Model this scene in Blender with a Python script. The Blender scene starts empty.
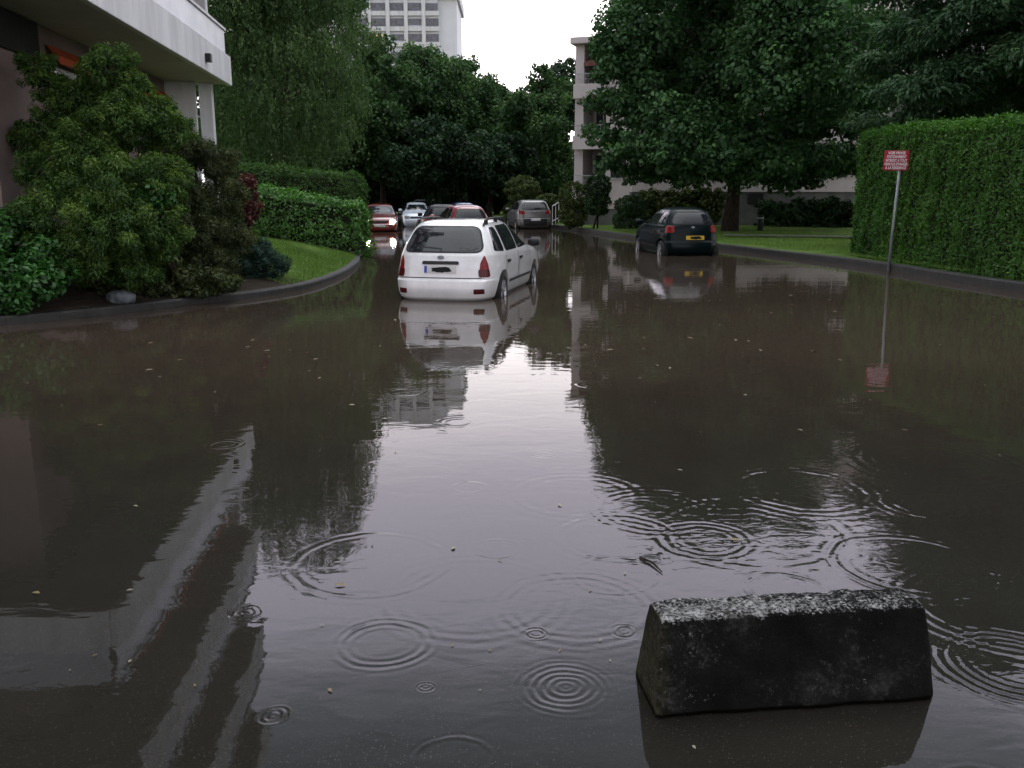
import bpy, bmesh, math
import numpy as np
from mathutils import Vector, Matrix
from mathutils.bvhtree import BVHTree

S = bpy.context.scene
COL = S.collection
rng = np.random.default_rng(7)
R = math.radians
PITCH = R(12.0)
FPX = 880.0
CAMZ = 1.6

# ------------------------------------------------------------------ camera
cam = bpy.data.cameras.new('camera')
cam.sensor_width = 36
cam.lens = 36 * FPX / 1024
cam.clip_start = 0.05
cam.clip_end = 3000
camo = bpy.data.objects.new('camera', cam)
COL.objects.link(camo)
camo.location = (0, 0, CAMZ)
camo.rotation_euler = (R(90) - PITCH, 0, 0)
S.camera = camo


def ray(px, py):
    x = (px - 512) / FPX
    y = -(py - 384) / FPX
    return x, math.cos(PITCH) + y * math.sin(PITCH), -math.sin(PITCH) + y * math.cos(PITCH)


def at(px, py, Y):
    """world point seen at a pixel of the photograph, Y metres down the road"""
    a, b, c = ray(px, py)
    k = Y / b
    return np.array((a * k, Y, CAMZ + c * k))


def gnd(px, py, z=0.0):
    a, b, c = ray(px, py)
    k = (z - CAMZ) / c
    return np.array((a * k, b * k, z))


# ------------------------------------------------------------------ tagging
def tag(o, label=None, cat=None, group=None, kind=None):
    if label: o['label'] = label
    if cat: o['category'] = cat
    if group: o['group'] = group
    if kind: o['kind'] = kind
    return o


def empty(name, loc, rz=0.0):
    o = bpy.data.objects.new(name, None)
    COL.objects.link(o)
    o.location = loc
    o.rotation_euler = (0, 0, rz)
    o.empty_display_size = 0.2
    return o


def link(name, me, mat=None, parent=None):
    o = bpy.data.objects.new(name, me)
    COL.objects.link(o)
    if mat is not None and not me.materials:
        me.materials.append(mat)
    if parent is not None:
        o.parent = parent
    return o


# ------------------------------------------------------------------ mesh helpers
class MB:
    def __init__(s):
        s.v = []
        s.f = []

    def add(s, verts, faces):
        b = len(s.v)
        s.v.extend([tuple(map(float, p)) for p in verts])
        s.f.extend([tuple(b + i for i in f) for f in faces])

    def box(s, x0, x1, y0, y1, z0, z1):
        s.add([(x0, y0, z0), (x1, y0, z0), (x1, y1, z0), (x0, y1, z0),
               (x0, y0, z1), (x1, y0, z1), (x1, y1, z1), (x0, y1, z1)],
              [(3, 2, 1, 0), (4, 5, 6, 7), (0, 1, 5, 4), (1, 2, 6, 5), (2, 3, 7, 6), (3, 0, 4, 7)])

    def prism(s, poly, z0, z1):
        """closed plan polygon (counter-clockwise) pulled from z0 to z1"""
        n = len(poly)
        s.add([(p[0], p[1], z0) for p in poly] + [(p[0], p[1], z1) for p in poly],
              [tuple(range(n - 1, -1, -1)), tuple(range(n, 2 * n))] +
              [(i, (i + 1) % n, n + (i + 1) % n, n + i) for i in range(n)])

    def bar(s, a, b, w, h=None):
        """box beam from a to b"""
        a = Vector(a); b = Vector(b)
        h = h or w
        d = (b - a).normalized()
        up = Vector((0, 0, 1)) if abs(d.z) < 0.95 else Vector((0, 1, 0))
        l = d.cross(up).normalized() * (w / 2)
        u = l.cross(d).normalized() * (h / 2)
        vs = []
        for p in (a, b):
            vs += [p - l - u, p + l - u, p + l + u, p - l + u]
        s.add(vs, [(3, 2, 1, 0), (4, 5, 6, 7), (0, 1, 5, 4), (1, 2, 6, 5), (2, 3, 7, 6), (3, 0, 4, 7)])

    def tube(s, pts, rad, n=8, cap=True):
        pts = [Vector(p) for p in pts]
        rings = []
        vs = []
        fs = []
        for i, p in enumerate(pts):
            if i == 0: d = pts[1] - p
            elif i == len(pts) - 1: d = p - pts[i - 1]
            else: d = pts[i + 1] - pts[i - 1]
            d.normalize()
            ref = Vector((1, 0, 0)) if abs(d.x) < 0.8 else Vector((0, 1, 0))
            a = d.cross(ref).normalized()
            b = d.cross(a)
            r = rad[i] if hasattr(rad, '__len__') else rad
            base = len(vs)
            for k in range(n):
                t = 2 * math.pi * k / n
                vs.append(p + a * (r * math.cos(t)) + b * (r * math.sin(t)))
            if i:
                for k in range(n):
                    k2 = (k + 1) % n
                    fs.append((base - n + k, base + k, base + k2, base - n + k2))
        if cap:
            fs.append(tuple(range(n)))
            fs.append(tuple(range(len(vs) - 1, len(vs) - n - 1, -1)))
        s.add(vs, fs)

    def mesh(s, name, smooth=False):
        me = bpy.data.meshes.new(name)
        me.from_pydata(s.v, [], s.f)
        bm = bmesh.new()
        bm.from_mesh(me)
        bmesh.ops.recalc_face_normals(bm, faces=bm.faces)
        bm.to_mesh(me)
        bm.free()
        if smooth:
            me.polygons.foreach_set('use_smooth', [True] * len(me.polygons))
        return me

    def build(s, name, mat, parent=None, smooth=False):
        return link(name, s.mesh(name, smooth), mat, parent)


def bevel(o, w=0.01, seg=2):
    m = o.modifiers.new('bevel', 'BEVEL')
    m.width = w
    m.segments = seg
    m.limit_method = 'ANGLE'
    m.angle_limit = R(40)
    return o


def quads(name, V, tint=None, smooth=False, npf=4):
    """V: (n, npf, 3) separate faces -> one mesh with a per-face tint"""
    n = len(V)
    me = bpy.data.meshes.new(name)
    me.vertices.add(n * npf)
    me.vertices.foreach_set('co', np.ascontiguousarray(V, dtype=np.float32).ravel())
    me.loops.add(n * npf)
    me.loops.foreach_set('vertex_index', np.arange(n * npf, dtype=np.int32))
    me.polygons.add(n)
    me.polygons.foreach_set('loop_start', np.arange(0, n * npf, npf, dtype=np.int32))
    if tint is not None:
        a = me.attributes.new('tint', 'FLOAT', 'FACE')
        a.data.foreach_set('value', np.ascontiguousarray(tint, dtype=np.float32))
    me.update(calc_edges=True)
    return me


def unit(a):
    return a / np.maximum(np.linalg.norm(a, axis=1, keepdims=True), 1e-9)


def leaves(P, N, L, W, D=None, fold=0.12):
    """diamond leaves at P facing N, length L, width W, pointing along D"""
    n = len(P)
    N = unit(N)
    if D is None:
        D = rng.normal(size=(n, 3))
    D = D - N * np.sum(D * N, axis=1, keepdims=True)
    D = unit(D)
    B = np.cross(N, D)
    L = np.broadcast_to(L, (n,))[:, None]
    W = np.broadcast_to(W, (n,))[:, None]
    sag = N * (-fold * L)
    V = np.empty((n, 4, 3))
    V[:, 0] = P - D * L * 0.5 + sag
    V[:, 1] = P + B * W * 0.5 - D * L * 0.08
    V[:, 2] = P + D * L * 0.5 + sag
    V[:, 3] = P - B * W * 0.5 - D * L * 0.08
    return V


def fbm(P, s, seed=0):
    r = np.random.default_rng(seed)
    out = np.zeros(len(P))
    for k in range(10):
        d = r.normal(size=3) * s * (1 + 0.35 * k)
        out += np.sin(P @ d + r.uniform(0, 6.28)) / (1 + 0.3 * k)
    return out / 3.0


# ------------------------------------------------------------------ materials
def mat(name):
    m = bpy.data.materials.new(name)
    m.use_nodes = True
    nt = m.node_tree
    for n in list(nt.nodes):
        nt.nodes.remove(n)
    out = nt.nodes.new('ShaderNodeOutputMaterial')
    return m, nt, out


def N(nt, typ, **kw):
    n = nt.nodes.new(typ)
    for k, v in kw.items():
        if k.startswith('i_'):
            key = k[2:]
            key = int(key) if key.isdigit() else key.replace('_', ' ')
            n.inputs[key].default_value = v
        else:
            setattr(n, k, v)
    return n


def ramp(nt, stops, fac):
    r = nt.nodes.new('ShaderNodeValToRGB')
    e = r.color_ramp.elements
    while len(e) < len(stops): e.new(0.5)
    for el, (p, c) in zip(e, stops):
        el.position = p
        el.color = (*c, 1) if len(c) == 3 else c
    nt.links.new(fac, r.inputs[0])
    return r.outputs[0]


def math_(nt, op, a, b=None, c=None):
    n = nt.nodes.new('ShaderNodeMath')
    n.operation = op
    for i, v in enumerate((a, b, c)):
        if v is None: continue
        if isinstance(v, (int, float)): n.inputs[i].default_value = v
        else: nt.links.new(v, n.inputs[i])
    return n.outputs[0]


def noise(nt, scale, detail=4, rough=0.55, vec=None, dist=0.0):
    n = N(nt, 'ShaderNodeTexNoise')
    n.inputs['Scale'].default_value = scale
    n.inputs['Detail'].default_value = detail
    n.inputs['Roughness'].default_value = rough
    n.inputs['Distortion'].default_value = dist
    if vec is not None: nt.links.new(vec, n.inputs['Vector'])
    return n.outputs['Fac']


def objco(nt, scale=(1, 1, 1)):
    t = N(nt, 'ShaderNodeTexCoord')
    mp = N(nt, 'ShaderNodeMapping')
    mp.inputs['Scale'].default_value = scale
    nt.links.new(t.outputs['Object'], mp.inputs['Vector'])
    return mp.outputs['Vector']


def worldpos(nt, scale=(1, 1, 1)):
    t = N(nt, 'ShaderNodeNewGeometry')
    mp = N(nt, 'ShaderNodeMapping')
    mp.inputs['Scale'].default_value = scale
    nt.links.new(t.outputs['Position'], mp.inputs['Vector'])
    return mp.outputs['Vector']


def surface(name, c0, c1, scale=3.0, rough=0.8, bump=0.0, bscale=40, spec=0.3, stretch=(1, 1, 1), metal=0.0,
            lo=0.35, hi=0.65, coat=0.0, detail=5):
    m, nt, out = mat(name)
    co = objco(nt, stretch)
    f = noise(nt, scale, detail, 0.6, co)
    col = ramp(nt, [(lo, c0), (hi, c1)], f)
    p = N(nt, 'ShaderNodeBsdfPrincipled')
    nt.links.new(col, p.inputs['Base Color'])
    p.inputs['Roughness'].default_value = rough
    p.inputs['Specular IOR Level'].default_value = spec
    p.inputs['Metallic'].default_value = metal
    p.inputs['Coat Weight'].default_value = coat
    p.inputs['Coat Roughness'].default_value = 0.04
    if bump:
        b = N(nt, 'ShaderNodeBump')
        b.inputs['Strength'].default_value = 1
        b.inputs['Distance'].default_value = bump
        nt.links.new(noise(nt, bscale, 4, 0.6, co), b.inputs['Height'])
        nt.links.new(b.outputs[0], p.inputs['Normal'])
    nt.links.new(p.outputs[0], out.inputs[0])
    return m


def foliage(name, stops, trans=0.3, gloss=0.02, rough=0.45):
    m, nt, out = mat(name)
    a = N(nt, 'ShaderNodeAttribute', attribute_name='tint')
    col = ramp(nt, stops, a.outputs['Fac'])
    d = N(nt, 'ShaderNodeBsdfDiffuse')
    t = N(nt, 'ShaderNodeBsdfTranslucent')
    g = N(nt, 'ShaderNodeBsdfGlossy')
    g.inputs['Roughness'].default_value = rough
    nt.links.new(col, d.inputs[0])
    hs = N(nt, 'ShaderNodeHueSaturation')
    hs.inputs['Saturation'].default_value = 1.2
    hs.inputs['Value'].default_value = 1.1
    nt.links.new(col, hs.inputs['Color'])
    nt.links.new(hs.outputs[0], t.inputs[0])
    m1 = N(nt, 'ShaderNodeMixShader')
    m1.inputs[0].default_value = trans
    nt.links.new(d.outputs[0], m1.inputs[1])
    nt.links.new(t.outputs[0], m1.inputs[2])
    m2 = N(nt, 'ShaderNodeMixShader')
    m2.inputs[0].default_value = gloss
    nt.links.new(m1.outputs[0], m2.inputs[1])
    nt.links.new(g.outputs[0], m2.inputs[2])
    nt.links.new(m2.outputs[0], out.inputs[0])
    return m


def emis(name, color, strength):
    m, nt, out = mat(name)
    e = N(nt, 'ShaderNodeEmission')
    e.inputs[0].default_value = (*color, 1)
    e.inputs[1].default_value = strength
    nt.links.new(e.outputs[0], out.inputs[0])
    return m


def paint(name, c, rough=0.3, coat=1.0, metal=0.0, dirt=0.12, spec=.5):
    m, nt, out = mat(name)
    co = objco(nt)
    f = noise(nt, 4, 6, 0.65, co)
    c2 = tuple(x * (1 - dirt) for x in c)
    col = ramp(nt, [(0.35, c2), (0.62, c)], f)
    p = N(nt, 'ShaderNodeBsdfPrincipled')
    nt.links.new(col, p.inputs['Base Color'])
    p.inputs['Roughness'].default_value = rough
    p.inputs['Metallic'].default_value = metal
    p.inputs['Specular IOR Level'].default_value = spec
    p.inputs['Coat Weight'].default_value = coat
    p.inputs['Coat Roughness'].default_value = 0.05
    nt.links.new(p.outputs[0], out.inputs[0])
    return m


M = {}
M['bark'] = surface('bark', (.018, .014, .011), (.05, .042, .034), 14, 0.9, 0.02, 30, 0.2, (1, 1, .25))
M['core'] = surface('twigs', (.012, .013, .008), (.025, .024, .016), 9, 0.95)
M['chestnut'] = foliage('dark_broad_leaf', [(0, (0.0305, 0.0727, 0.0297)), (.6, (0.0589, 0.1372, 0.0476)), (1, (0.1198, 0.2421, 0.0669))], .25, .02)
M['willow'] = foliage('willow_leaf', [(0, (.040, .078, .030)), (.6, (.078, .138, .050)), (1, (.145, .225, .085))], .3)
M['wood'] = foliage('woodland_leaf', [(0, (0.0269, 0.0619, 0.0243)), (.6, (0.0512, 0.1103, 0.0350)), (1, (0.1010, 0.1749, 0.0471))], .3)
M['woodd'] = foliage('dark_woodland_leaf', [(0, (0.0108, 0.0281, 0.0140)), (.6, (0.0238, 0.0540, 0.0216)), (1, (0.0486, 0.0918, 0.0324))], .25)
M['yew'] = foliage('yew_needles', [(0, (0.0264, 0.0680, 0.0176)), (.6, (0.0725, 0.1428, 0.0272)), (1, (0.1646, 0.2381, 0.0436))], .25)
M['brownfir'] = foliage('brownish_needles', [(0, (0.0234, 0.0390, 0.0156)), (.6, (0.0585, 0.0780, 0.0260)), (1, (0.1105, 0.1235, 0.0416))], .25)
M['juniper'] = foliage('juniper_needles', [(0, (0.0163, 0.0400, 0.0275)), (.6, (0.0325, 0.0750, 0.0525)), (1, (0.0625, 0.1187, 0.0825))], .2)
M['hydrangea'] = foliage('garden_leaf', [(0, (0.0199, 0.0663, 0.0133)), (.6, (0.0376, 0.1271, 0.0225)), (1, (0.0718, 0.2099, 0.0398))], .3, .03)
M['barberry'] = foliage('red_leaf', [(0, (0.0480, 0.0192, 0.0192)), (.6, (0.1140, 0.0384, 0.0360)), (1, (0.1800, 0.0720, 0.0600))], .3)
M['laurel'] = foliage('laurel_leaf', [(0, (0.0454, 0.1172, 0.0265)), (.6, (0.0945, 0.2362, 0.0454)), (1, (0.1890, 0.3780, 0.0756))], .25, .04, .35)
M['cypress'] = foliage('clipped_hedge_leaf', [(0, (0.0324, 0.0778, 0.0210)), (.6, (0.0680, 0.1426, 0.0324)), (1, (0.1296, 0.2188, 0.0486))], .25)
M['thuja'] = foliage('tall_hedge_leaf', [(0, (0.0310, 0.0876, 0.0169)), (.6, (0.0649, 0.1665, 0.0255)), (1, (0.1341, 0.2681, 0.0395))], .3)
M['cedar'] = foliage('cedar_needles', [(0, (0.0242, 0.0576, 0.0269)), (.6, (0.0524, 0.1114, 0.0461)), (1, (0.1008, 0.1728, 0.0691))], .2)
M['topiary'] = foliage('topiary_leaf', [(0, (0.0168, 0.0408, 0.0168)), (.6, (0.0336, 0.0768, 0.0264)), (1, (0.0660, 0.1320, 0.0420))], .2)
M['olive'] = foliage('olive_leaf', [(0, (0.0312, 0.0520, 0.0156)), (.6, (0.0715, 0.1040, 0.0286)), (1, (0.1235, 0.1625, 0.0455))], .25)
M['grass'] = foliage('grass_blade', [(0, (0.0810, 0.1378, 0.0324)), (.6, (0.1378, 0.2430, 0.0486)), (1, (0.2268, 0.3240, 0.0810))], .3, .03)
M['floatleaf'] = surface('dead_leaf', (.07, .04, .016), (.20, .15, .06), 30, 0.5, 0, 10, 0.5)
M['floatleaf2'] = surface('pale_leaf', (.12, .11, .06), (.28, .26, .18), 30, 0.5, 0, 10, 0.5)
M['concrete'] = surface('pale_concrete', (.52, .53, .53), (.66, .67, .68), 1.6, 0.85, 0.004, 60, 0.3, (2.2, 2.2, .35))
M['render'] = surface('pink_render', (.55, .50, .495), (.63, .575, .57), .7, 0.9, 0.004, 50, 0.2)
M['soffit'] = surface('grey_soffit', (.40, .37, .34), (.48, .45, .41), 1.2, 0.9)
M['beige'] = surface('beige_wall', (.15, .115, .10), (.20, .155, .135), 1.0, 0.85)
M['plinth'] = surface('grey_plinth', (.10, .105, .10), (.16, .165, .155), 1.5, 0.9, 0.01, 30)
M['tower'] = surface('tower_panel', (.64, .66, .69), (.72, .74, .77), .3, 0.85)
M['towerdark'] = surface('tower_window_band', (.10, .11, .14), (.2, .22, .26), .6, 0.5)
M['orange'] = surface('orange_canvas', (.26, .045, .012), (.34, .07, .018), 4, 0.8)
M['redawn'] = surface('rust_canvas', (.13, .055, .05), (.2, .085, .075), 4, 0.8)
M['panel'] = surface('balcony_panel', (.40, .44, .50), (.50, .54, .60), 2, 0.35, 0, 10, 0.5)
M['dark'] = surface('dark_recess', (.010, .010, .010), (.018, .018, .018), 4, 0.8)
M['frame'] = surface('white_frame', (.5, .5, .5), (.62, .62, .62), 3, 0.6)
M['rail'] = surface('rail_metal', (.30, .31, .33), (.42, .43, .45), 6, 0.45, 0, 10, 0.5, metal=0.5)
M['whiterail'] = surface('white_railing', (.6, .6, .6), (.75, .75, .75), 6, 0.5)
M['kerb'] = surface('wet_kerb', (.022, .021, .019), (.07, .066, .058), 6, 0.6, 0.006, 60, 0.4)
def kerb_material():
    m, nt, out = mat('wet_kerb')
    co = worldpos(nt)
    col = ramp(nt, [(.3, (.007, .007, .0065)), (.55, (.018, .0175, .0155)), (.75, (.045, .043, .036))], noise(nt, 5, 6, .7, co))
    at_ = N(nt, 'ShaderNodeAttribute', attribute_name='arc')
    fr = math_(nt, 'FRACT', at_.outputs['Fac'])
    j = math_(nt, 'LESS_THAN', fr, .035)
    mx = N(nt, 'ShaderNodeMix', data_type='RGBA')
    nt.links.new(j, mx.inputs[0]); nt.links.new(col, mx.inputs[6])
    mx.inputs[7].default_value = (.006, .006, .005, 1)
    p = N(nt, 'ShaderNodeBsdfPrincipled')
    nt.links.new(mx.outputs[2], p.inputs['Base Color'])
    p.inputs['Roughness'].default_value = .6
    b = N(nt, 'ShaderNodeBump'); b.inputs['Distance'].default_value = .012
    nt.links.new(noise(nt, 35, 5, .7, co), b.inputs['Height'])
    nt.links.new(b.outputs[0], p.inputs['Normal'])
    nt.links.new(p.outputs[0], out.inputs[0])
    return m


M['kerb'] = kerb_material()
M['path'] = surface('path_concrete', (.06, .058, .048), (.10, .097, .085), 3, 0.8)
M['stone'] = surface('grey_stone', (.07, .085, .09), (.16, .18, .19), 9, 0.7, 0.02, 14)
M['tyre'] = surface('tyre_rubber', (.010, .010, .010), (.02, .02, .02), 8, 0.8)
M['rim'] = surface('wheel_rim', (.35, .36, .37), (.5, .5, .52), 6, 0.35, metal=0.7)
M['blacktrim'] = surface('black_trim', (.012, .012, .013), (.022, .022, .024), 8, 0.5)
M['seam'] = surface('dark_seam', (.02, .02, .022), (.035, .035, .037), 8, 0.7)
M['plate'] = surface('white_plate', (.5, .5, .48), (.62, .62, .6), 6, 0.5)
M['plateyellow'] = surface('yellow_plate', (.55, .36, .03), (.65, .45, .05), 6, 0.5)
M['plateblue'] = surface('blue_band', (.03, .06, .35), (.04, .08, .42), 6, 0.5)
M['redaction'] = surface('black_redaction', (.006, .006, .006), (.012, .012, .012), 6, 0.8)
M['tail'] = surface('red_lens', (.15, .005, .005), (.24, .010, .009), 8, 0.2, 0, 10, 0.3)
M['taildark'] = surface('dark_red_lens', (.05, .005, .006), (.09, .009, .009), 8, 0.2, 0, 10, 0.3)
M['signred'] = surface('sign_red', (.28, .012, .025), (.36, .02, .035), 5, 0.45)
M['signwhite'] = surface('sign_lettering', (.75, .72, .72), (.85, .83, .83), 5, 0.5)
M['pole'] = surface('galvanised_pole', (.20, .22, .24), (.34, .36, .38), 9, 0.45, 0, 10, 0.5, metal=0.4)
M['bin'] = surface('dark_green_metal', (.012, .018, .015), (.02, .03, .026), 5, 0.6)
M['lamp'] = emis('lit_headlamp', (1.0, .78, .46), 450)
M['lamp2'] = emis('dim_headlamp', (1.0, .9, .75), 5)
M['room'] = emis('lit_room', (1.0, .75, .45), .7)
M['chrome'] = surface('lamp_glass', (.16, .17, .18), (.28, .29, .30), 5, 0.3, metal=0.2)


def glassmat(name, c, rough=0.04, ior=1.7):
    m, nt, out = mat(name)
    p = N(nt, 'ShaderNodeBsdfPrincipled')
    co = objco(nt)
    nt.links.new(ramp(nt, [(.35, c), (.7, tuple(x * 2.2 for x in c))], noise(nt, 2.2, 3, .5, co)), p.inputs['Base Color'])
    p.inputs['Roughness'].default_value = rough
    p.inputs['IOR'].default_value = ior
    nt.links.new(p.outputs[0], out.inputs[0])
    return m


M['glass'] = glassmat('car_glass', (.010, .011, .013), ior=1.55)
M['window'] = glassmat('window_glass', (.03, .034, .04), .08, 1.6)
M['towerwindow'] = glassmat('tower_window_glass', (.05, .055, .07), .12, 1.6)


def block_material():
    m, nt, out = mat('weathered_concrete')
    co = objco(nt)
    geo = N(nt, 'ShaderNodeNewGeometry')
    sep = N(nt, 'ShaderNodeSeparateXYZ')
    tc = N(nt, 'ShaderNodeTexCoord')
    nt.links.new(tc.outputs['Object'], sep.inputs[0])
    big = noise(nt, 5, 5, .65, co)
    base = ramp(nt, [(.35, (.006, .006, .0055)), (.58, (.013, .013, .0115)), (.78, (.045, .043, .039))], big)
    # pale lichen crust: patches full of fine pale specks, thickened on upward faces to paint in sky light
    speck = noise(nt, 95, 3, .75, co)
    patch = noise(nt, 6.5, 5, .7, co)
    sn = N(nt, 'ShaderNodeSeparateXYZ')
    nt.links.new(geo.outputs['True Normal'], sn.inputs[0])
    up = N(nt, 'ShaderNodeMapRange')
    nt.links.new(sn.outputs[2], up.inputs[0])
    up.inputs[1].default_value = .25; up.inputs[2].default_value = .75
    up.inputs[3].default_value = -.20; up.inputs[4].default_value = .075  # pales the top, keeps the sides dark: sky light put into colour
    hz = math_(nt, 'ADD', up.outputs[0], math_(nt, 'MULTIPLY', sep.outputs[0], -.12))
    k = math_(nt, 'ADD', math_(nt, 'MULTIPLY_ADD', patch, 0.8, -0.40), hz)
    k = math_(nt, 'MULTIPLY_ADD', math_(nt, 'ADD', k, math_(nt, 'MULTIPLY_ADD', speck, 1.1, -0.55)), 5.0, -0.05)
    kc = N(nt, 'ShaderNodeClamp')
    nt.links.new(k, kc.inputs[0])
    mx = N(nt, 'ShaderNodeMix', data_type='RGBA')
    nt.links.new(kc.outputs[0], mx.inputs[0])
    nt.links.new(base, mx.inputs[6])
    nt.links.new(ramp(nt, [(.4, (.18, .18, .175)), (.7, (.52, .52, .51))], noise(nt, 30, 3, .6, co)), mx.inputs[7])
    # faint pale blotches low on the long face
    bl = N(nt, 'ShaderNodeMapRange')
    nt.links.new(math_(nt, 'ADD', math_(nt, 'MULTIPLY', noise(nt, 34, 6, .7, co), .8), math_(nt, 'MULTIPLY_ADD', noise(nt, 4.5, 2, .5, co), .5, math_(nt, 'MULTIPLY', sep.outputs[0], -.08))), bl.inputs[0])
    bl.inputs[1].default_value = .70; bl.inputs[2].default_value = .86
    mxb = N(nt, 'ShaderNodeMix', data_type='RGBA')
    nt.links.new(math_(nt, 'MULTIPLY', bl.outputs[0], math_(nt, 'MULTIPLY_ADD', speck, 2.6, -.75)), mxb.inputs[0])
    mxb.clamp_factor = True
    nt.links.new(mx.outputs[2], mxb.inputs[6])
    mxb.inputs[7].default_value = (.075, .073, .068, 1)
    mx = mxb
    # green-brown moss at the end face
    mk = math_(nt, 'MULTIPLY_ADD', sep.outputs[0], -9.0, -3.75)
    mk = math_(nt, 'MULTIPLY', mk, math_(nt, 'MULTIPLY_ADD', noise(nt, 28, 4, .7, co), 3.0, -0.9))
    mc = N(nt, 'ShaderNodeClamp')
    nt.links.new(mk, mc.inputs[0])
    mx2 = N(nt, 'ShaderNodeMix', data_type='RGBA')
    nt.links.new(mc.outputs[0], mx2.inputs[0])
    nt.links.new(mx.outputs[2], mx2.inputs[6])
    mx2.inputs[7].default_value = (.075, .07, .028, 1)
    p = N(nt, 'ShaderNodeBsdfPrincipled')
    nt.links.new(mx2.outputs[2], p.inputs['Base Color'])
    p.inputs['Roughness'].default_value = .9
    p.inputs['Specular IOR Level'].default_value = .06
    b = N(nt, 'ShaderNodeBump')
    b.inputs['Distance'].default_value = .016
    nt.links.new(math_(nt, 'ADD', noise(nt, 70, 6, .75, co), math_(nt, 'MULTIPLY', noise(nt, 14, 4, .6, co), 1.2)), b.inputs['Height'])
    nt.links.new(b.outputs[0], p.inputs['Normal'])
    nt.links.new(p.outputs[0], out.inputs[0])
    return m


def asphalt_material():
    m, nt, out = mat('asphalt')
    co = worldpos(nt)
    f = math_(nt, 'ADD', math_(nt, 'MULTIPLY', noise(nt, 1.3, 5, .6, co), .5), math_(nt, 'MULTIPLY', noise(nt, 120, 3, .7, co), .5))
    col = ramp(nt, [(.35, (.003, .003, .003)), (.65, (.012, .0118, .0115))], f)
    v = N(nt, 'ShaderNodeTexVoronoi')
    v.inputs['Scale'].default_value = 105
    nt.links.new(co, v.inputs['Vector'])
    sp = N(nt, 'ShaderNodeSeparateColor')
    nt.links.new(v.outputs['Color'], sp.inputs[0])
    pick = math_(nt, 'GREATER_THAN', sp.outputs[0], .60)
    dot = math_(nt, 'LESS_THAN', v.outputs['Distance'], .26)
    k = math_(nt, 'MULTIPLY', math_(nt, 'MULTIPLY', pick, dot), sp.outputs[1])
    gp = N(nt, 'ShaderNodeMapRange')
    nt.links.new(noise(nt, 1.7, 4, .65, co), gp.inputs[0])
    gp.inputs[1].default_value = .34; gp.inputs[2].default_value = .62
    k = math_(nt, 'MULTIPLY', k, gp.outputs[0])
    mx = N(nt, 'ShaderNodeMix', data_type='RGBA')
    nt.links.new(k, mx.inputs[0])
    nt.links.new(col, mx.inputs[6])
    mx.inputs[7].default_value = (.20, .185, .15, 1)
    p = N(nt, 'ShaderNodeBsdfPrincipled')
    nt.links.new(mx.outputs[2], p.inputs['Base Color'])
    p.inputs['Roughness'].default_value = .8
    b = N(nt, 'ShaderNodeBump')
    b.inputs['Distance'].default_value = .006
    nt.links.new(noise(nt, 130, 3, .7, co), b.inputs['Height'])
    nt.links.new(b.outputs[0], p.inputs['Normal'])
    nt.links.new(p.outputs[0], out.inputs[0])
    return m


RINGS = [  # x, y, outer radius, wavelength, width of the train, height (metres)
    (-0.47, 2.96, .185, .040, .085, .0011), (0.18, 2.66, .130, .030, .130, .0012), (-0.63, 3.68, .375, .060, .100, .0011),
    (-0.07, 3.85, .125, .040, .050, .0008), (0.44, 3.55, .200, .045, .050, .0008), (1.78, 3.66, .370, .055, .120, .0018),
    (1.14, 3.40, .190, .035, .070, .0010), (1.61, 4.68, .420, .070, .160, .0014), (0.50, 3.98, .320, .060, .120, .0011),
    (0.09, 3.03, .045, .022, .040, .0016), (-0.29, 2.66, .030, .018, .030, .0016), (-0.17, 2.27, .130, .035, .040, .0007),
    (-0.24, 4.73, .110, .050, .050, .0010), (1.76, 2.80, .260, .040, .140, .0012), (2.45, 3.80, .300, .055, .140, .0013),
    (2.20, 4.45, .260, .060, .150, .0013), (0.92, 3.95, .240, .050, .120, .0012), (0.63, 3.72, .050, .022, .045, .0012),
    (-1.5, 4.6, .13, .05, .06, .0006), (-0.4, 6.2, .14, .06, .08, .0008), (-0.9, 7.2, .16, .06, .08, .0008), (1.30, 2.10, .14, .035, .07, .0010),
    (-.15, 3.35, .42, .065, .16, .0006), (.25, 3.25, .34, .055, .16, .0007), (1.15, 4.05, .50, .070, .20, .0009), (.75, 4.35, .36, .060, .18, .0008), (1.95, 3.25, .42, .055, .18, .0010), (.35, 4.6, .40, .075, .20, .0006), (2.6, 5.2, .5, .08, .25, .0010),
    (.42, 3.05, .05, .024, .04, .0012), (-1.05, 3.2, .06, .026, .05, .0010), (-.75, 2.5, .045, .022, .04, .0012), (1.0, 5.6, .10, .045, .07, .0010), (-1.9, 5.6, .12, .05, .08, .0010), (2.6, 6.6, .14, .06, .09, .0012), (.2, 5.4, .09, .04, .06, .0009), (.7, 7.5, .16, .07, .1, .0012)
]


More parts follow.
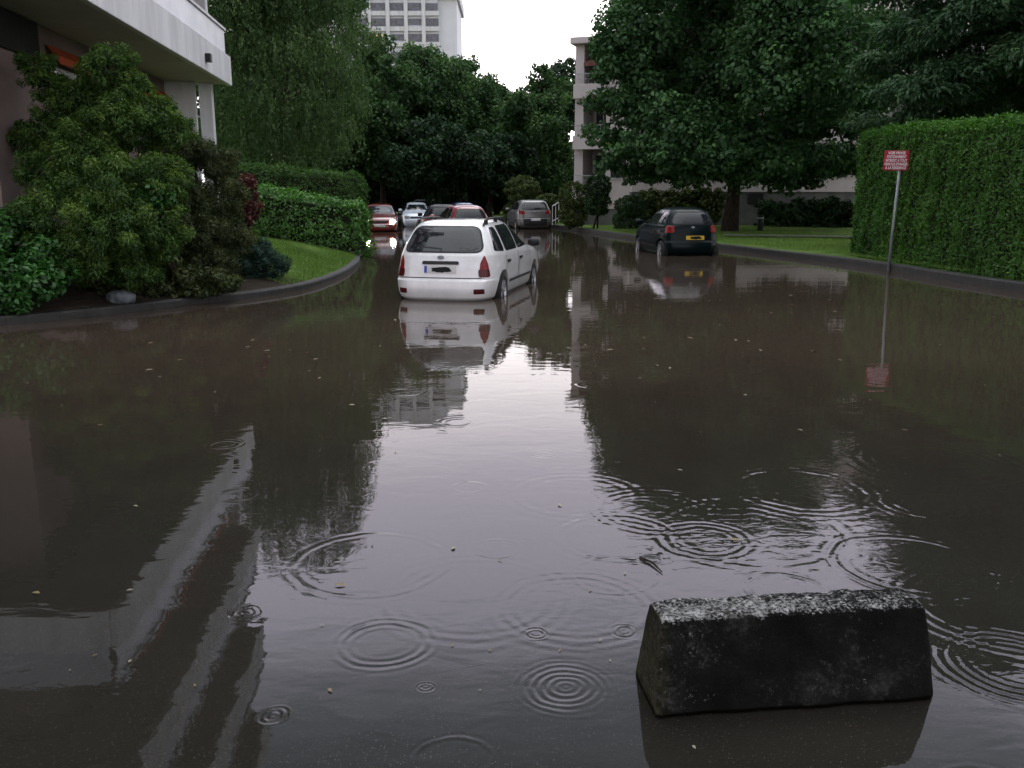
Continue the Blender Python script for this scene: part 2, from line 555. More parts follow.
def water_material():
    m, nt, out = mat('flood_water')
    geo = N(nt, 'ShaderNodeNewGeometry')
    sep = N(nt, 'ShaderNodeSeparateXYZ')
    nt.links.new(geo.outputs['Position'], sep.inputs[0])
    X, Y = sep.outputs[0], sep.outputs[1]
    h = None
    nz = math_(nt, 'MULTIPLY_ADD', noise(nt, 5.5, 2, .5, worldpos(nt)), 2.6, -0.55)
    wx_ = math_(nt, 'MULTIPLY_ADD', noise(nt, 7, 2, .5, worldpos(nt)), .030, -.015)
    wy_ = math_(nt, 'MULTIPLY_ADD', noise(nt, 6, 2, .5, worldpos(nt, (1, 1.3, 1))), .030, -.015)
    X0, Y0 = X, Y
    X = math_(nt, 'ADD', X, wx_)
    Y = math_(nt, 'ADD', Y, wy_)
    for (cx, cy, r, wl, wd, amp) in RINGS:
        dx = math_(nt, 'SUBTRACT', X, cx)
        dy = math_(nt, 'SUBTRACT', Y, cy)
        d = math_(nt, 'SQRT', math_(nt, 'ADD', math_(nt, 'MULTIPLY', dx, dx), math_(nt, 'MULTIPLY', dy, dy)))
        q = math_(nt, 'SUBTRACT', d, r - wd * .35)
        # one wave train: a cosine inside a soft bell
        bell = math_(nt, 'POWER', 2.718, math_(nt, 'MULTIPLY', math_(nt, 'MULTIPLY', q, q), -1.0 / (wd * .5) ** 2))
        wv = math_(nt, 'MULTIPLY', math_(nt, 'COSINE', math_(nt, 'MULTIPLY', q, 6.283 / wl)), bell)
        # each ring broken up a little round its rim
        wv = math_(nt, 'MULTIPLY', wv, amp)
        h = wv if h is None else math_(nt, 'ADD', h, wv)
    X, Y = X0, Y0
    h = math_(nt, 'MULTIPLY', h, math_(nt, 'MULTIPLY', math_(nt, 'MAXIMUM', nz, .05), .43))
    # soft wind / wake wavelets, longer across the view, calmer far away
    w1 = noise(nt, 1.0, 2, .5, worldpos(nt, (3.0, 5.5, 1)), .6)
    w2 = noise(nt, 1.0, 2, .5, worldpos(nt, (9, 17, 1)), .8)
    w3 = noise(nt, 1.0, 2, .5, worldpos(nt, (0.55, 1.3, 1)), .3)
    # rougher patch to the right of the middle where the drops fall
    dx = math_(nt, 'MULTIPLY_ADD', X, .55, -.7)
    dy = math_(nt, 'MULTIPLY_ADD', Y, .75, -3.0)
    pb = math_(nt, 'POWER', 2.718, math_(nt, 'MULTIPLY', math_(nt, 'ADD', math_(nt, 'MULTIPLY', dx, dx), math_(nt, 'MULTIPLY', dy, dy)), -1.0))
    h = math_(nt, 'ADD', h, math_(nt, 'MULTIPLY', w1, .0011))
    h = math_(nt, 'ADD', h, math_(nt, 'MULTIPLY', w3, .0022))
    h = math_(nt, 'ADD', h, math_(nt, 'MULTIPLY', w2, math_(nt, 'MULTIPLY_ADD', pb, .0010, .00012)))
    b = N(nt, 'ShaderNodeBump')
    b.inputs['Strength'].default_value = 1
    b.inputs['Distance'].default_value = 1
    nt.links.new(h, b.inputs['Height'])
    # murky water body: brown silt, thin over the asphalt close to the bank where one stands
    silt = N(nt, 'ShaderNodeBsdfDiffuse')
    sc = ramp(nt, [(.3, (.040, .030, .0225)), (.7, (.052, .0385, .0285))], noise(nt, .35, 4, .6, worldpos(nt)))
    nt.links.new(sc, silt.inputs[0])
    tr = N(nt, 'ShaderNodeBsdfTransparent')
    tr.inputs[0].default_value = (.80, .78, .72, 1)
    depth = math_(nt, 'ADD', Y, math_(nt, 'MULTIPLY_ADD', noise(nt, 1.1, 4, .6, worldpos(nt)), 1.3, -.65))
    mr = N(nt, 'ShaderNodeMapRange', interpolation_type='SMOOTHSTEP')
    nt.links.new(depth, mr.inputs[0])
    mr.inputs[1].default_value = 3.0
    mr.inputs[2].default_value = 10.5
    mr.inputs[3].default_value = .03
    mr.inputs[4].default_value = 1.0
    body = N(nt, 'ShaderNodeMixShader')
    nt.links.new(mr.outputs[0], body.inputs[0])
    nt.links.new(tr.outputs[0], body.inputs[1])
    nt.links.new(silt.outputs[0], body.inputs[2])
    fr = N(nt, 'ShaderNodeFresnel')
    fr.inputs[0].default_value = 1.33
    nt.links.new(b.outputs[0], fr.inputs['Normal'])
    gl = N(nt, 'ShaderNodeBsdfGlossy')
    gl.inputs['Roughness'].default_value = 0.0
    gl.inputs[0].default_value = (1, 1, 1, 1)
    nt.links.new(b.outputs[0], gl.inputs['Normal'])
    mx = N(nt, 'ShaderNodeMixShader')
    nt.links.new(fr.outputs[0], mx.inputs[0])
    nt.links.new(body.outputs[0], mx.inputs[1])
    nt.links.new(gl.outputs[0], mx.inputs[2])
    nt.links.new(mx.outputs[0], out.inputs[0])
    return m


def verge_material(name, split=None):
    """turf; nearer than `split` metres (ragged edge) it is bare planted soil"""
    m, nt, out = mat(name)
    co = worldpos(nt)
    g = ramp(nt, [(.3, (.048, .085, .020)), (.5, (.085, .155, .028)), (.68, (.15, .19, .05)), (.8, (.13, .14, .06))], noise(nt, 1.1, 6, .7, co))
    p = N(nt, 'ShaderNodeBsdfPrincipled')
    p.inputs['Roughness'].default_value = .95
    p.inputs['Specular IOR Level'].default_value = .15
    if split:
        s = ramp(nt, [(.3, (.018, .014, .010)), (.7, (.045, .036, .026))], noise(nt, 9, 5, .7, co))
        sep = N(nt, 'ShaderNodeSeparateXYZ')
        nt.links.new(co, sep.inputs[0])
        k = math_(nt, 'ADD', sep.outputs[1], math_(nt, 'MULTIPLY', noise(nt, 1.6, 4, .6, co), 1.2))
        mr = N(nt, 'ShaderNodeMapRange')
        nt.links.new(k, mr.inputs[0])
        mr.inputs[1].default_value = split
        mr.inputs[2].default_value = split + .3
        mx = N(nt, 'ShaderNodeMix', data_type='RGBA')
        nt.links.new(mr.outputs[0], mx.inputs[0])
        nt.links.new(s, mx.inputs[6])
        nt.links.new(g, mx.inputs[7])
        nt.links.new(mx.outputs[2], p.inputs['Base Color'])
    else:
        nt.links.new(g, p.inputs['Base Color'])
    b = N(nt, 'ShaderNodeBump')
    b.inputs['Distance'].default_value = .03
    nt.links.new(noise(nt, 28, 5, .7, co), b.inputs['Height'])
    nt.links.new(b.outputs[0], p.inputs['Normal'])
    nt.links.new(p.outputs[0], out.inputs[0])
    return m


# ------------------------------------------------------------------ ground, water, verges, kerbs
def grid_sheet(name, xs, ys, zf, material):
    V = [(x, y, zf(x, y)) for y in ys for x in xs]
    nx = len(xs)
    F = [(j * nx + i, j * nx + i + 1, (j + 1) * nx + i + 1, (j + 1) * nx + i) for j in range(len(ys) - 1) for i in range(nx - 1)]
    me = bpy.data.meshes.new(name)
    me.from_pydata(V, [], F)
    me.polygons.foreach_set('use_smooth', [True] * len(me.polygons))
    return tag(link(name, me, material), kind='structure')


def roadz(x, y):
    return -0.012 - 0.2 * min(1, max(0, (y - 2.7) / 9.0)) if y < 400 else -.5


ys = [-60, -20, -5, 0, 1.0, 1.4] + list(np.linspace(2, 13, 12)) + [20, 40, 80, 150, 400, 1500]
xs = [-1500, -400, -100, -40, -15, -8, -4, -2, 0, 2, 4, 8, 15, 40, 100, 400, 1500]
grid_sheet('road', xs, ys, roadz, asphalt_material())
wm = bpy.data.meshes.new('flood_water')
wm.from_pydata([(-140, -30, 0), (140, -30, 0), (140, 140, 0), (-140, 140, 0)], [], [(0, 1, 2, 3)])
tag(link('flood_water', wm, water_material()), kind='structure')

KL = [(-14, 8.6), (-9.5, 9.7), (-7.4, 10.6), (-6.3, 11.35), (-5.53, 12.3), (-4.9, 13.3), (-4.15, 14.35), (-3.7, 15.5), (-3.52, 17),
      (-3.52, 19), (-3.72, 21.5), (-4.1, 24), (-4.75, 28), (-5.7, 34), (-7.6, 40), (-10.5, 47), (-15, 54), (-24, 62), (-60, 80)]
KR = [(14, 7.5), (10.5, 11), (9.3, 13.6), (8.8, 15.5), (8.55, 17.5), (8.42, 19.5), (8.05, 22), (7.3, 25), (6.55, 28.3), (5.5, 32),
      (4.5, 36), (3.6, 41), (2.5, 47), (1.0, 54), (-1.8, 61), (-7, 68), (-16, 75), (-60, 98)]


def smooth_line(pts, step=0.5):
    P = np.array(pts, float)
    out = []
    for i in range(len(P) - 1):
        p0 = P[max(i - 1, 0)]; p1 = P[i]; p2 = P[i + 1]; p3 = P[min(i + 2, len(P) - 1)]
        n = max(2, int(np.linalg.norm(p2 - p1) / step))
        for t in np.linspace(0, 1, n, endpoint=False):
            out.append(.5 * ((2 * p1) + (-p0 + p2) * t + (2 * p0 - 5 * p1 + 4 * p2 - p3) * t * t + (-p0 + 3 * p1 - 3 * p2 + p3) * t ** 3))
    out.append(P[-1])
    return np.array(out)


def profile_left(s):
    return .10 + .62 * (1 - math.exp(-s / 2.6))


def profile_right(s):
    return .14 + .08 * (1 - math.exp(-s / 4))


def verge(name, line, d, prof, material):
    offs = [0, .25, .5, .8, 1.2, 1.7, 2.3, 3, 4, 5.5, 8, 12, 20, 40, 90]
    V = []
    for (x, y) in line:
        for s in offs:
            V.append((x + d[0] * s, y + d[1] * s, prof(s) + (.03 * math.sin(x * 1.9 + s * 2) * math.sin(y * 1.3 - s) if s > .3 else 0)))
    n = len(offs)
    F = [(j * n + i, j * n + i + 1, (j + 1) * n + i + 1, (j + 1) * n + i) for j in range(len(line) - 1) for i in range(n - 1)]
    me = bpy.data.meshes.new(name)
    me.from_pydata(V, [], F)
    bm = bmesh.new(); bm.from_mesh(me)
    bmesh.ops.recalc_face_normals(bm, faces=bm.faces)
    if sum(f.normal.z for f in bm.faces) < 0:
        bmesh.ops.reverse_faces(bm, faces=bm.faces)
    bm.to_mesh(me); bm.free()
    me.polygons.foreach_set('use_smooth', [True] * len(me.polygons))
    return tag(link(name, me, material), kind='structure')


LL = smooth_line(KL)
LR = smooth_line(KR)
DL = np.array((-.9, .45)); DL /= np.linalg.norm(DL)
DR = np.array((.9, .45)); DR /= np.linalg.norm(DR)
verge('grass_verge', LL + DL * .13, DL, profile_left, verge_material('left_verge', 16.4))
verge('grass_verge', LR + DR * .13, DR, profile_right, verge_material('right_verge'))


def kerb(line, side, h, w=.14):
    T = np.gradient(line, axis=0)
    T /= np.linalg.norm(T, axis=1, keepdims=True)
    Nn = np.stack([-T[:, 1], T[:, 0]], 1) * side
    prof = [(0, -.35), (0, h - .025), (.02, h), (w, h + .004), (w, -.35)]
    V = []
    for p, n in zip(line, Nn):
        for (o, z) in prof:
            V.append((p[0] + n[0] * o, p[1] + n[1] * o, z))
    k = len(prof)
    F = [(j * k + i, j * k + (i + 1) % k, (j + 1) * k + (i + 1) % k, (j + 1) * k + i) for j in range(len(line) - 1) for i in range(k)]
    mb = MB(); mb.add(V, F)
    o = mb.build('kerb', M['kerb'])
    arc = np.append(0, np.cumsum(np.linalg.norm(np.diff(line, axis=0), axis=1)))
    a = o.data.attributes.new('arc', 'FLOAT', 'POINT')
    a.data.foreach_set('value', np.repeat(arc, k).astype(np.float32))
    return tag(o, kind='structure')


kerb(LL, 1, .105)
kerb(LR, -1, .15)


def lz(x, y):
    """height of the left verge under a plan point"""
    q = np.array((x, y))
    best = 9
    for p in LL[::2]:
        v = q - p
        s = v @ DL
        e = np.linalg.norm(v - DL * s)
        if e < .45 and s >= 0 and s < 90: best = min(best, s)
    return profile_left(best if best < 9 else 6)


# ------------------------------------------------------------------ vegetation
def lobes_to_leaves(lobes, dens, L, W, sub=14, subr=.42, droop=0.0, up=.35, shell=.55, jitter=1.0, dirmode=None, skin=(.62, .92)):
    """lobes: (cx, cy, cz, rx, ry, rz).  Each lobe carries smaller clumps on its skin, each clump carries leaves."""
    Vs, Ts = [], []
    for (cx, cy, cz, rx, ry, rz) in lobes:
        c = np.array((cx, cy, cz)); r3 = np.array((rx, ry, rz))
        area = 4 * math.pi * ((rx * ry) ** 1.6 / 3 + (rx * rz) ** 1.6 / 3 + (ry * rz) ** 1.6 / 3) ** (1 / 1.6)
        d = unit(rng.normal(size=(sub, 3)))
        cc = c + d * r3 * rng.uniform(*skin, (sub, 1))
        cc = np.vstack([cc, c[None]])
        rr = np.append(rng.uniform(.7, 1.25, sub) * subr, .75)
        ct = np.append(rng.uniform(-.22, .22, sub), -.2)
        n = int(dens * area / (.5 * L * W))
        if n < 4: n = 4
        w = rr ** 2; w /= w.sum()
        idx = rng.choice(sub + 1, n, p=w)
        dd = unit(rng.normal(size=(n, 3)))
        rad = (shell + (1 - shell) * rng.random((n, 1))) * (1 + .12 * rng.normal(size=(n, 1)) * jitter)
        P = cc[idx] + dd * rad * rr[idx][:, None] * r3
        P[:, 2] -= droop * rng.random(n) * rz * .4
        Nn = unit(dd * 1.0 + rng.normal(size=(n, 3)) * .55 + np.array((0, 0, up)))
        if dirmode == 'hang':
            D = np.tile((0, 0, -1.0), (n, 1)) + rng.normal(size=(n, 3)) * .35
        elif dirmode == 'out':
            D = dd + (P - c) / r3 + rng.normal(size=(n, 3)) * .5 + np.array((0, 0, -.15))
        else:
            D = None
        s = rng.uniform(.65, 1.3, n)
        Vs.append(leaves(P, Nn, L * s, W * s, D))
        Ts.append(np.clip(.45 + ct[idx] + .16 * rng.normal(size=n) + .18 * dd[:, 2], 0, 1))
    return np.concatenate(Vs), np.concatenate(Ts)


def trunk_mesh(base, top, r0, r1, limbs, bend=.3, n=10):
    mb = MB()
    b = np.array(base, float); t = np.array(top, float)
    pts, rad = [], []
    for k in np.linspace(0, 1, 7):
        off = math.sin(k * 3.1) * bend
        pts.append(b + (t - b) * k + np.array((off * .5, off * .3, 0)))
        rad.append(r0 + (r1 - r0) * k + (.35 * r0 if k == 0 else 0))
    mb.tube(pts, rad, n)
    for (k, tip) in limbs:
        i = k * 6
        j = int(i); fr = i - j
        s = pts[j] + (pts[min(j + 1, 6)] - pts[j]) * fr
        tip = np.array(tip, float)
        mid = s + (tip - s) * .5 + np.array((0, 0, .12 * np.linalg.norm(tip - s)))
        rs = (r0 + (r1 - r0) * k) * .55
        mb.tube([s, s + (mid - s) * .5 + np.array((0, 0, .03)), mid, tip], [rs, rs * .8, rs * .55, rs * .15], 6)
    return mb


def tree(name, label, cat, base, top, r0, lobes, material, dens, L, W, group=None, limbs=8, **kw):
    root = empty(name, base)
    b = np.array(base, float)
    lob = np.array(lobes, float).copy()
    lob[:, :3] -= b
    pick = rng.choice(len(lob), min(limbs, len(lob)), replace=False)
    lm = [(rng.uniform(.3, .9), lob[i, :3]) for i in pick]
    trunk_mesh((0, 0, -.3), np.array(top) - b, r0, r0 * .25, lm).build('trunk', M['bark'], root, True)
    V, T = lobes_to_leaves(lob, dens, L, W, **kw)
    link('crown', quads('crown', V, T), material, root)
    tag(root, label, cat, group)
    return root


def shrub(name, label, cat, base, lobes, material, dens, L, W, group=None, stem=.05, part='foliage', **kw):
    root = empty(name, base)
    b = np.array(base, float)
    lob = np.array(lobes, float).copy()
    lob[:, :3] -= b
    mb = MB()
    for l in lob[:12]:
        tip = l[:3]
        mb.tube([(rng.normal() * .08, rng.normal() * .08, -.1), tip * .5 + np.array((0, 0, .1)), tip], [stem, stem * .7, stem * .25], 5)
    mb.build('stem', M['bark'], root, True)
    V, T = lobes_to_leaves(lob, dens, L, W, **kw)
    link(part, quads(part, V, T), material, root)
    tag(root, label, cat, group)
    return root


def hedge(name, label, line, width, z0, z1, L, W, material, cover, bump=.06, group=None, top_wave=.04, rnd=.18, updir=.3, tuft=.0, back=None, tilt=0.0):
    """clipped hedge along a plan line"""
    line = smooth_line(line, .25)
    T = np.gradient(line, axis=0); T /= np.linalg.norm(T, axis=1, keepdims=True)
    Nn = np.stack([-T[:, 1], T[:, 0]], 1)
    seg = np.linalg.norm(np.diff(line, axis=0), axis=1)
    cum = np.append(0, np.cumsum(seg)); Ltot = cum[-1]
    H = z1 - z0
    root = empty(name, (line[0][0], line[0][1], z0))
    off = np.array((line[0][0], line[0][1], z0))

    def place(s, a, z):
        s = np.clip(s, 0, Ltot)
        x = np.interp(s, cum, line[:, 0]); y = np.interp(s, cum, line[:, 1])
        nx = np.interp(s, cum, Nn[:, 0]); ny = np.interp(s, cum, Nn[:, 1])
        return np.stack([x + nx * a, y + ny * a, z + tilt * s / Ltot], 1), np.stack([nx, ny, np.zeros_like(nx)], 1)
    Ps, Ns = [], []
    for kind, area in (('l', Ltot * H), ('r', Ltot * H), ('t', Ltot * width), ('e0', width * H), ('e1', width * H)):
        n = int(area * cover * (.5 if kind == back else 1) / (.5 * L * W))
        u = rng.random(n)
        dep = np.abs(rng.normal(size=n)) * .05
        if kind in 'lr':
            sg = 1 if kind == 'l' else -1
            z = rng.random(n) * H
            edge = np.clip((z - (H - rnd)) / rnd, 0, 1)
            a = sg * (width / 2 - dep - rnd * .6 * edge ** 2)
            P, nn = place(u * Ltot, a, z + z0)
            Nv = nn * sg + np.array((0, 0, .1)) + np.stack([0 * edge, 0 * edge, edge], 1)
        elif kind == 't':
            a = (rng.random(n) - .5) * width
            e = np.abs(a) / (width / 2)
            z = H - dep - rnd * .4 * np.clip((e - .6) / .4, 0, 1) ** 2
            P, nn = place(u * Ltot, a, z + z0)
            Nv = np.tile((0, 0, 1.0), (n, 1)) + nn * np.sign(a)[:, None] * .3
        else:
            end = 0 if kind == 'e0' else Ltot
            z = rng.random(n) * H
            a = (u - .5) * width
            edge = np.clip((z - (H - rnd)) / rnd, 0, 1)
            e2 = np.clip((np.abs(a) / (width / 2) - .6) / .4, 0, 1)
            i = 0 if end == 0 else -1
            dirv = (-T[0] if end == 0 else T[-1])
            P, nn = place(np.full(n, end), a, z + z0)
            P[:, :2] += dirv * (.12 - dep - rnd * .5 * edge ** 2 - rnd * .6 * e2 ** 2)[:, None]
            Nv = np.tile((dirv[0], dirv[1], .1), (n, 1)) + nn * (np.sign(a) * e2)[:, None]
        Ps.append(P); Ns.append(unit(Nv))
    P = np.concatenate(Ps); Nv = np.concatenate(Ns)
    wob = fbm(P, 2.2, 3) * bump + fbm(P, 7.0, 5) * bump * .6
    P = P + Nv * wob[:, None]
    P[:, 2] += top_wave * fbm(P * np.array((1, 1, 0)), 1.2, 9) * np.clip((P[:, 2] - z0) / H, 0, 1)
    n = len(P)
    if tuft:
        k = rng.random(n) < .12
        P[k] += Nv[k] * rng.random((k.sum(), 1)) * tuft
    Nl = unit(Nv + rng.normal(size=(n, 3)) * .6 + np.array((0, 0, .25)))
    D = Nv + rng.normal(size=(n, 3)) * .7 + np.array((0, 0, updir))
    s = rng.uniform(.65, 1.35, n)
    t = np.clip(.45 + .14 * rng.normal(size=n) + .16 * fbm(P, 3.5, 11) + .14 * fbm(P, .9, 12), 0, 1)
    V = leaves(P - off, Nl, L * s, W * s, D)
    # dense twigs inside
    mb = MB()
    ss = np.linspace(.05, Ltot - .05, max(4, int(Ltot / .5)))
    cv, cf = [], []
    hw = width / 2 - .13
    for i, q in enumerate(ss):
        A, _ = place(np.full(6, q), np.array((-hw, -hw, -hw * .7, hw * .7, hw, hw)),
                     np.array((0, H * .9, H - .14, H - .14, H * .9, 0)) + z0)
        cv += list(A - off)
        if i:
            for k in range(6):
                cf.append(((i - 1) * 6 + k, (i - 1) * 6 + (k + 1) % 6, i * 6 + (k + 1) % 6, i * 6 + k))
    cf += [tuple(range(6)), tuple(range(len(cv) - 1, len(cv) - 7, -1))]
    mb.add(cv, cf)
    mb.build('branches', M['core'], root)
    link('foliage', quads('foliage', V, t), material, root)
    tag(root, label, 'hedge', group)
    return root


def crown_lobes(c, r, n, lr, zmin=None, flat=.8, fill=.25):
    """n lobes on (mostly) the skin of an ellipsoid crown"""
    out = []
    k = 0
    while len(out) < n and k < 5000:
        k += 1
        d = rng.normal(size=3); d /= np.linalg.norm(d)
        q = rng.uniform(.15, .6) if rng.random() < fill else rng.uniform(.72, .95)
        p = np.array(c) + d * np.array(r) * q
        if zmin is not None and p[2] < zmin: continue
        s = lr * rng.uniform(.7, 1.25)
        out.append((*p, s, s, s * flat))
    return out


# the big dark tree on the right lawn
bx, by = at(729, 232, 37.0)[:2]
lob = crown_lobes((bx + .2, by, 7.9), (5.4, 5.4, 5.7), 92, 1.35, 3.0, .85, .22)
# low skirts of hanging boughs
for px, py, dy in [(622, 172, -.8), (640, 186, 0), (664, 183, .6), (690, 186, -1.5), (706, 178, -2.5), (752, 176, -2), (778, 188, -1.2), (806, 187, 0), (830, 182, .6), (850, 172, 0), (606, 150, 0), (604, 112, 0), (610, 80, .5), (866, 140, .5), (862, 100, 0),
                   (720, 168, -3.5), (770, 172, -3.2), (670, 168, -3), (812, 165, -2.5), (640, 160, -2)]:
    p = at(px, py - 14, 37 + dy)
    lob.append((*p, 1.0, 1.0, .6))
tree('broadleaf_tree', 'big dark broad crowned tree with bare trunk on the right lawn behind the green hatchback', 'tree',
     (bx, by, .2), (bx + .2, by, 10.2), .30, lob, M['chestnut'], 1.1, .20, .13, limbs=16, sub=15, subr=.40, droop=.5, up=.5)

cx_ = at(862, 150, 41)[0]
tree('broadleaf_tree', 'dark tree between the big dark tree and the tall hedge close to the house wall', 'tree', (cx_, 41, .2), (cx_, 41, 7.5), .2,
     crown_lobes((cx_, 41, 5.6), (2.7, 2.4, 3.6), 20, .95, 2.2, .85, .25), M['wood'], .8, .2, .13, limbs=8, sub=14, subr=.42, droop=.4, up=.5)

# weeping willow left of the road
wx, wy = at(282, 225, 35)[:2]


def hanging_tree(name, label, base, heads, material, L, W, per_m2=5.5, group=None):
    """crown of hanging leafy shoots: each head throws out a skirt of strands that fall and sway"""
    root = empty(name, base)
    b = np.array(base, float)
    trunk_mesh((0, 0, -.3), np.array((.2, .1, max(h[2] for h in heads) * .7)), .30, .07,
               [(rng.uniform(.3, .95), np.array(h[:3]) - b) for h in heads[::2]]).build('trunk', M['bark'], root, True)
    Ps, Ds, Ts, Sz = [], [], [], []
    for (cx, cy, cz, r) in heads:
        n = int(per_m2 * 4 * math.pi * r * r * .6)
        d = unit(rng.normal(size=(n, 3)) * np.array((1, 1, .7)) + np.array((0, 0, .25)))
        st = np.array((cx, cy, cz)) + d * r * rng.uniform(.55, 1.02, (n, 1)) * np.array((1, 1, .75))
        ln = rng.uniform(.35, 1.0, n) * r * 1.25
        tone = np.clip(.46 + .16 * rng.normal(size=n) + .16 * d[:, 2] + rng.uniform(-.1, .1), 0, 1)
        out = d * np.array((1, 1, 0)) * .28
        k = max(14, int(r * 1.0 / .052))
        t = np.tile(np.linspace(0, 1, k), n)
        idx = np.repeat(np.arange(n), k)
        sway = rng.normal(size=(n, 3)) * .10
        q = st[idx] + out[idx] * (np.sqrt(t))[:, None] * r + sway[idx] * (t * t)[:, None]
        q[:, 2] -= ln[idx] * t
        q += rng.normal(size=q.shape) * .045
        keep = rng.random(len(q)) < (1 - .45 * t)
        Ps.append(q[keep]); Ts.append(np.clip(tone[idx] + .1 * rng.normal(size=len(q)), 0, 1)[keep])
        Sz.append(rng.uniform(.7, 1.3, keep.sum()))
    P = np.concatenate(Ps) - b; T = np.concatenate(Ts); Z = np.concatenate(Sz)
    n = len(P)
    D = np.tile((0, 0, -1.0), (n, 1)) + rng.normal(size=(n, 3)) * .45
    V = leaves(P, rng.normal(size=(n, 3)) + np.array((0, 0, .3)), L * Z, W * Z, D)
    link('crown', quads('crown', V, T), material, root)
    return tag(root, label, 'tree', group)


heads = []
for px, py, Y, r in [(238, -70, 34, 1.7), (275, -120, 35, 2.0), (306, -70, 36, 1.7), (325, -20, 36.5, 1.4), (222, -10, 33, 1.2), (256, -15, 33, 1.5), (292, -12, 33.5, 1.6), (328, 30, 35, 1.2), (345, 62, 35.5, .9),
                     (232, 50, 33, 1.1), (266, 48, 32.5, 1.4), (302, 50, 32.5, 1.4), (330, 78, 34, 1.1), (352, 100, 36, .8), (224, 92, 33, 1.0), (250, 100, 32.5, 1.2), (284, 98, 32, 1.3), (314, 112, 32.8, 1.1),
                     (215, 0, 32, 1.3), (238, 10, 32.5, 1.4), (262, -50, 33, 1.6), (300, -40, 34, 1.6), (222, -60, 33, 1.4), (212, 60, 33, 1.0), (355, 30, 37, .9), (240, 135, 33, 1.0), (268, 138, 32.4, 1.1), (296, 142, 32.5, 1.1), (326, 140, 34, .9), (218, 130, 33.8, 1.0), (340, 128, 35, .9)]:
    heads.append((*at(px, py, Y), r))
hanging_tree('willow_tree', 'light green weeping tree with hanging foliage beside the left balconies', (wx, wy, .6), heads, M['willow'], .15, .05, 9.5)

# trees closing the end of the road
BG = [  # px, top py, Y, half-width m, material, label
    (312, -60, 50, 3.2, 'wood', 'tall tree with light leaves rising behind the weeping tree'),
    (376, 22, 58, 3.4, 'wood', 'bushy green tree left of the tower block foot'),
    (416, 25, 66, 4.4, 'wood', 'round topped tree in front of the tower block'),
    (456, 42, 70, 4.2, 'wood', 'dark green tree below the right corner of the tower block'),
    (496, 72, 74, 3.6, 'woodd', 'low dark tree under the open gap of sky'),
    (540, 56, 62, 3.2, 'wood', 'leafy tree beside the left edge of the pink balcony house'),
    (566, 40, 66, 2.6, 'woodd', 'narrow dark tree partly behind the pink balcony house'),
    (330, 60, 70, 4.5, 'woodd', 'dark tree hidden deep behind the weeping tree'),
    (222, 20, 44, 3.2, 'wood', 'green tree showing between the left balconies and the weeping tree'),
    (246, -70, 47, 3.2, 'wood', 'taller green tree rising behind the far end of the left balconies'),
    (436, 110, 56, 3.4, 'woodd', 'low spreading dark tree over the row of cars'),
    (488, 120, 60, 3.4, 'woodd', 'dark spreading tree over the blue car roof'),
]
for px, py, Y, hw, mk, lab in BG:
    top = at(px, py, Y)
    x = top[0]; zt = top[2]
    zc = zt * .52
    lob = crown_lobes((x, Y, zc + .4), (hw * .86, hw, max(1.5, zt - zc - .4 - hw * .30)), int(26 + hw * 5), hw * .34, 1.3, .8, .2)
    tree('roadside_tree', lab, 'tree', (x, Y, .3), (x, Y, zt * .7), .22, lob, M[mk], 1.05, .25, .155, 'trees closing the end of the road', limbs=7, sub=12, subr=.42, droop=.3)

# undergrowth behind the cars, a run of separate bushes
for i, (px, Y, w, h) in enumerate([(352, 64, 2.8, 4.2), (385, 70, 3.2, 4.2), (425, 74, 3.4, 4.2), (470, 76, 3.4, 4.2), (512, 74, 3.2, 3.6), (548, 66, 2.8, 3.6), (330, 58, 2.6, 4.0), (533, 82, 3.4, 6.5), (464, 86, 3.6, 6.0)]):
    x = at(px, 200, Y)[0]
    lab = ['dark bush beyond the red oncoming car', 'dark bush behind the pale oncoming car', 'dark bush behind the grey car roof', 'dark bush behind the blue car roof', 'dark bush left of the silver car', 'dark bush between silver car and pink house', 'dark bush behind the clipped hedges', 'tall dark bush farthest back between the tree trunks', 'tall dark bush farthest back above the blue car roof'][i]
    shrub('roadside_bush', lab, 'bush', (x, Y, .2), crown_lobes((x, Y, h * .5), (w, 1.8, h * .5), 16, 1.1, .3, .8, .3), M['woodd'], 1.3, .34, .22, 'bushes at the end of the road')

# tall layered cedar behind the hedge on the right, second one farther right
def layered(name, label, base, H, spread, material, n=46, zmin=1.5):
    b = np.array(base)
    lob = []
    for k in range(n):
        f = (k + .5) / n
        z = zmin + (H - zmin) * f
        a = k * 2.4 + rng.uniform(-.3, .3)
        rr = spread * (1 - f) ** .55 * rng.uniform(.75, 1.05)
        for q in (.4, .72, 1.0):
            lob.append((b[0] + math.cos(a) * rr * q, b[1] + math.sin(a) * rr * q, z - .18 * rr * q * q + .3, .8 + .09 * rr, .8 + .09 * rr, .40))
    return tree(name, label, 'tree', base, (b[0], b[1], H), .26, lob, material, 1.0, .17, .06, limbs=20, sub=10, subr=.45, droop=1.2, up=.8, dirmode='out')


layered('cedar_tree', 'dark conifer with drooping layered branches above the tall right hedge', (13.9, 24.2, .3), 12.0, 4.7, M['cedar'], 44, 3.9)
layered('cedar_tree', 'dark conifer farther back between the big dark tree and the layered conifer', (18.5, 32, .3), 11.5, 4.6, M['cedar'], 30, 1.2)
tree('broadleaf_tree', 'tree standing outside the right edge behind the tall hedge', 'tree', (15.5, 17, .3), (15.5, 17, 7), .25,
     crown_lobes((15.5, 17, 6.2), (3.6, 3.6, 4.6), 40, 1.2, 2.2, .8, .2), M['chestnut'], 1.2, .26, .17, limbs=8)

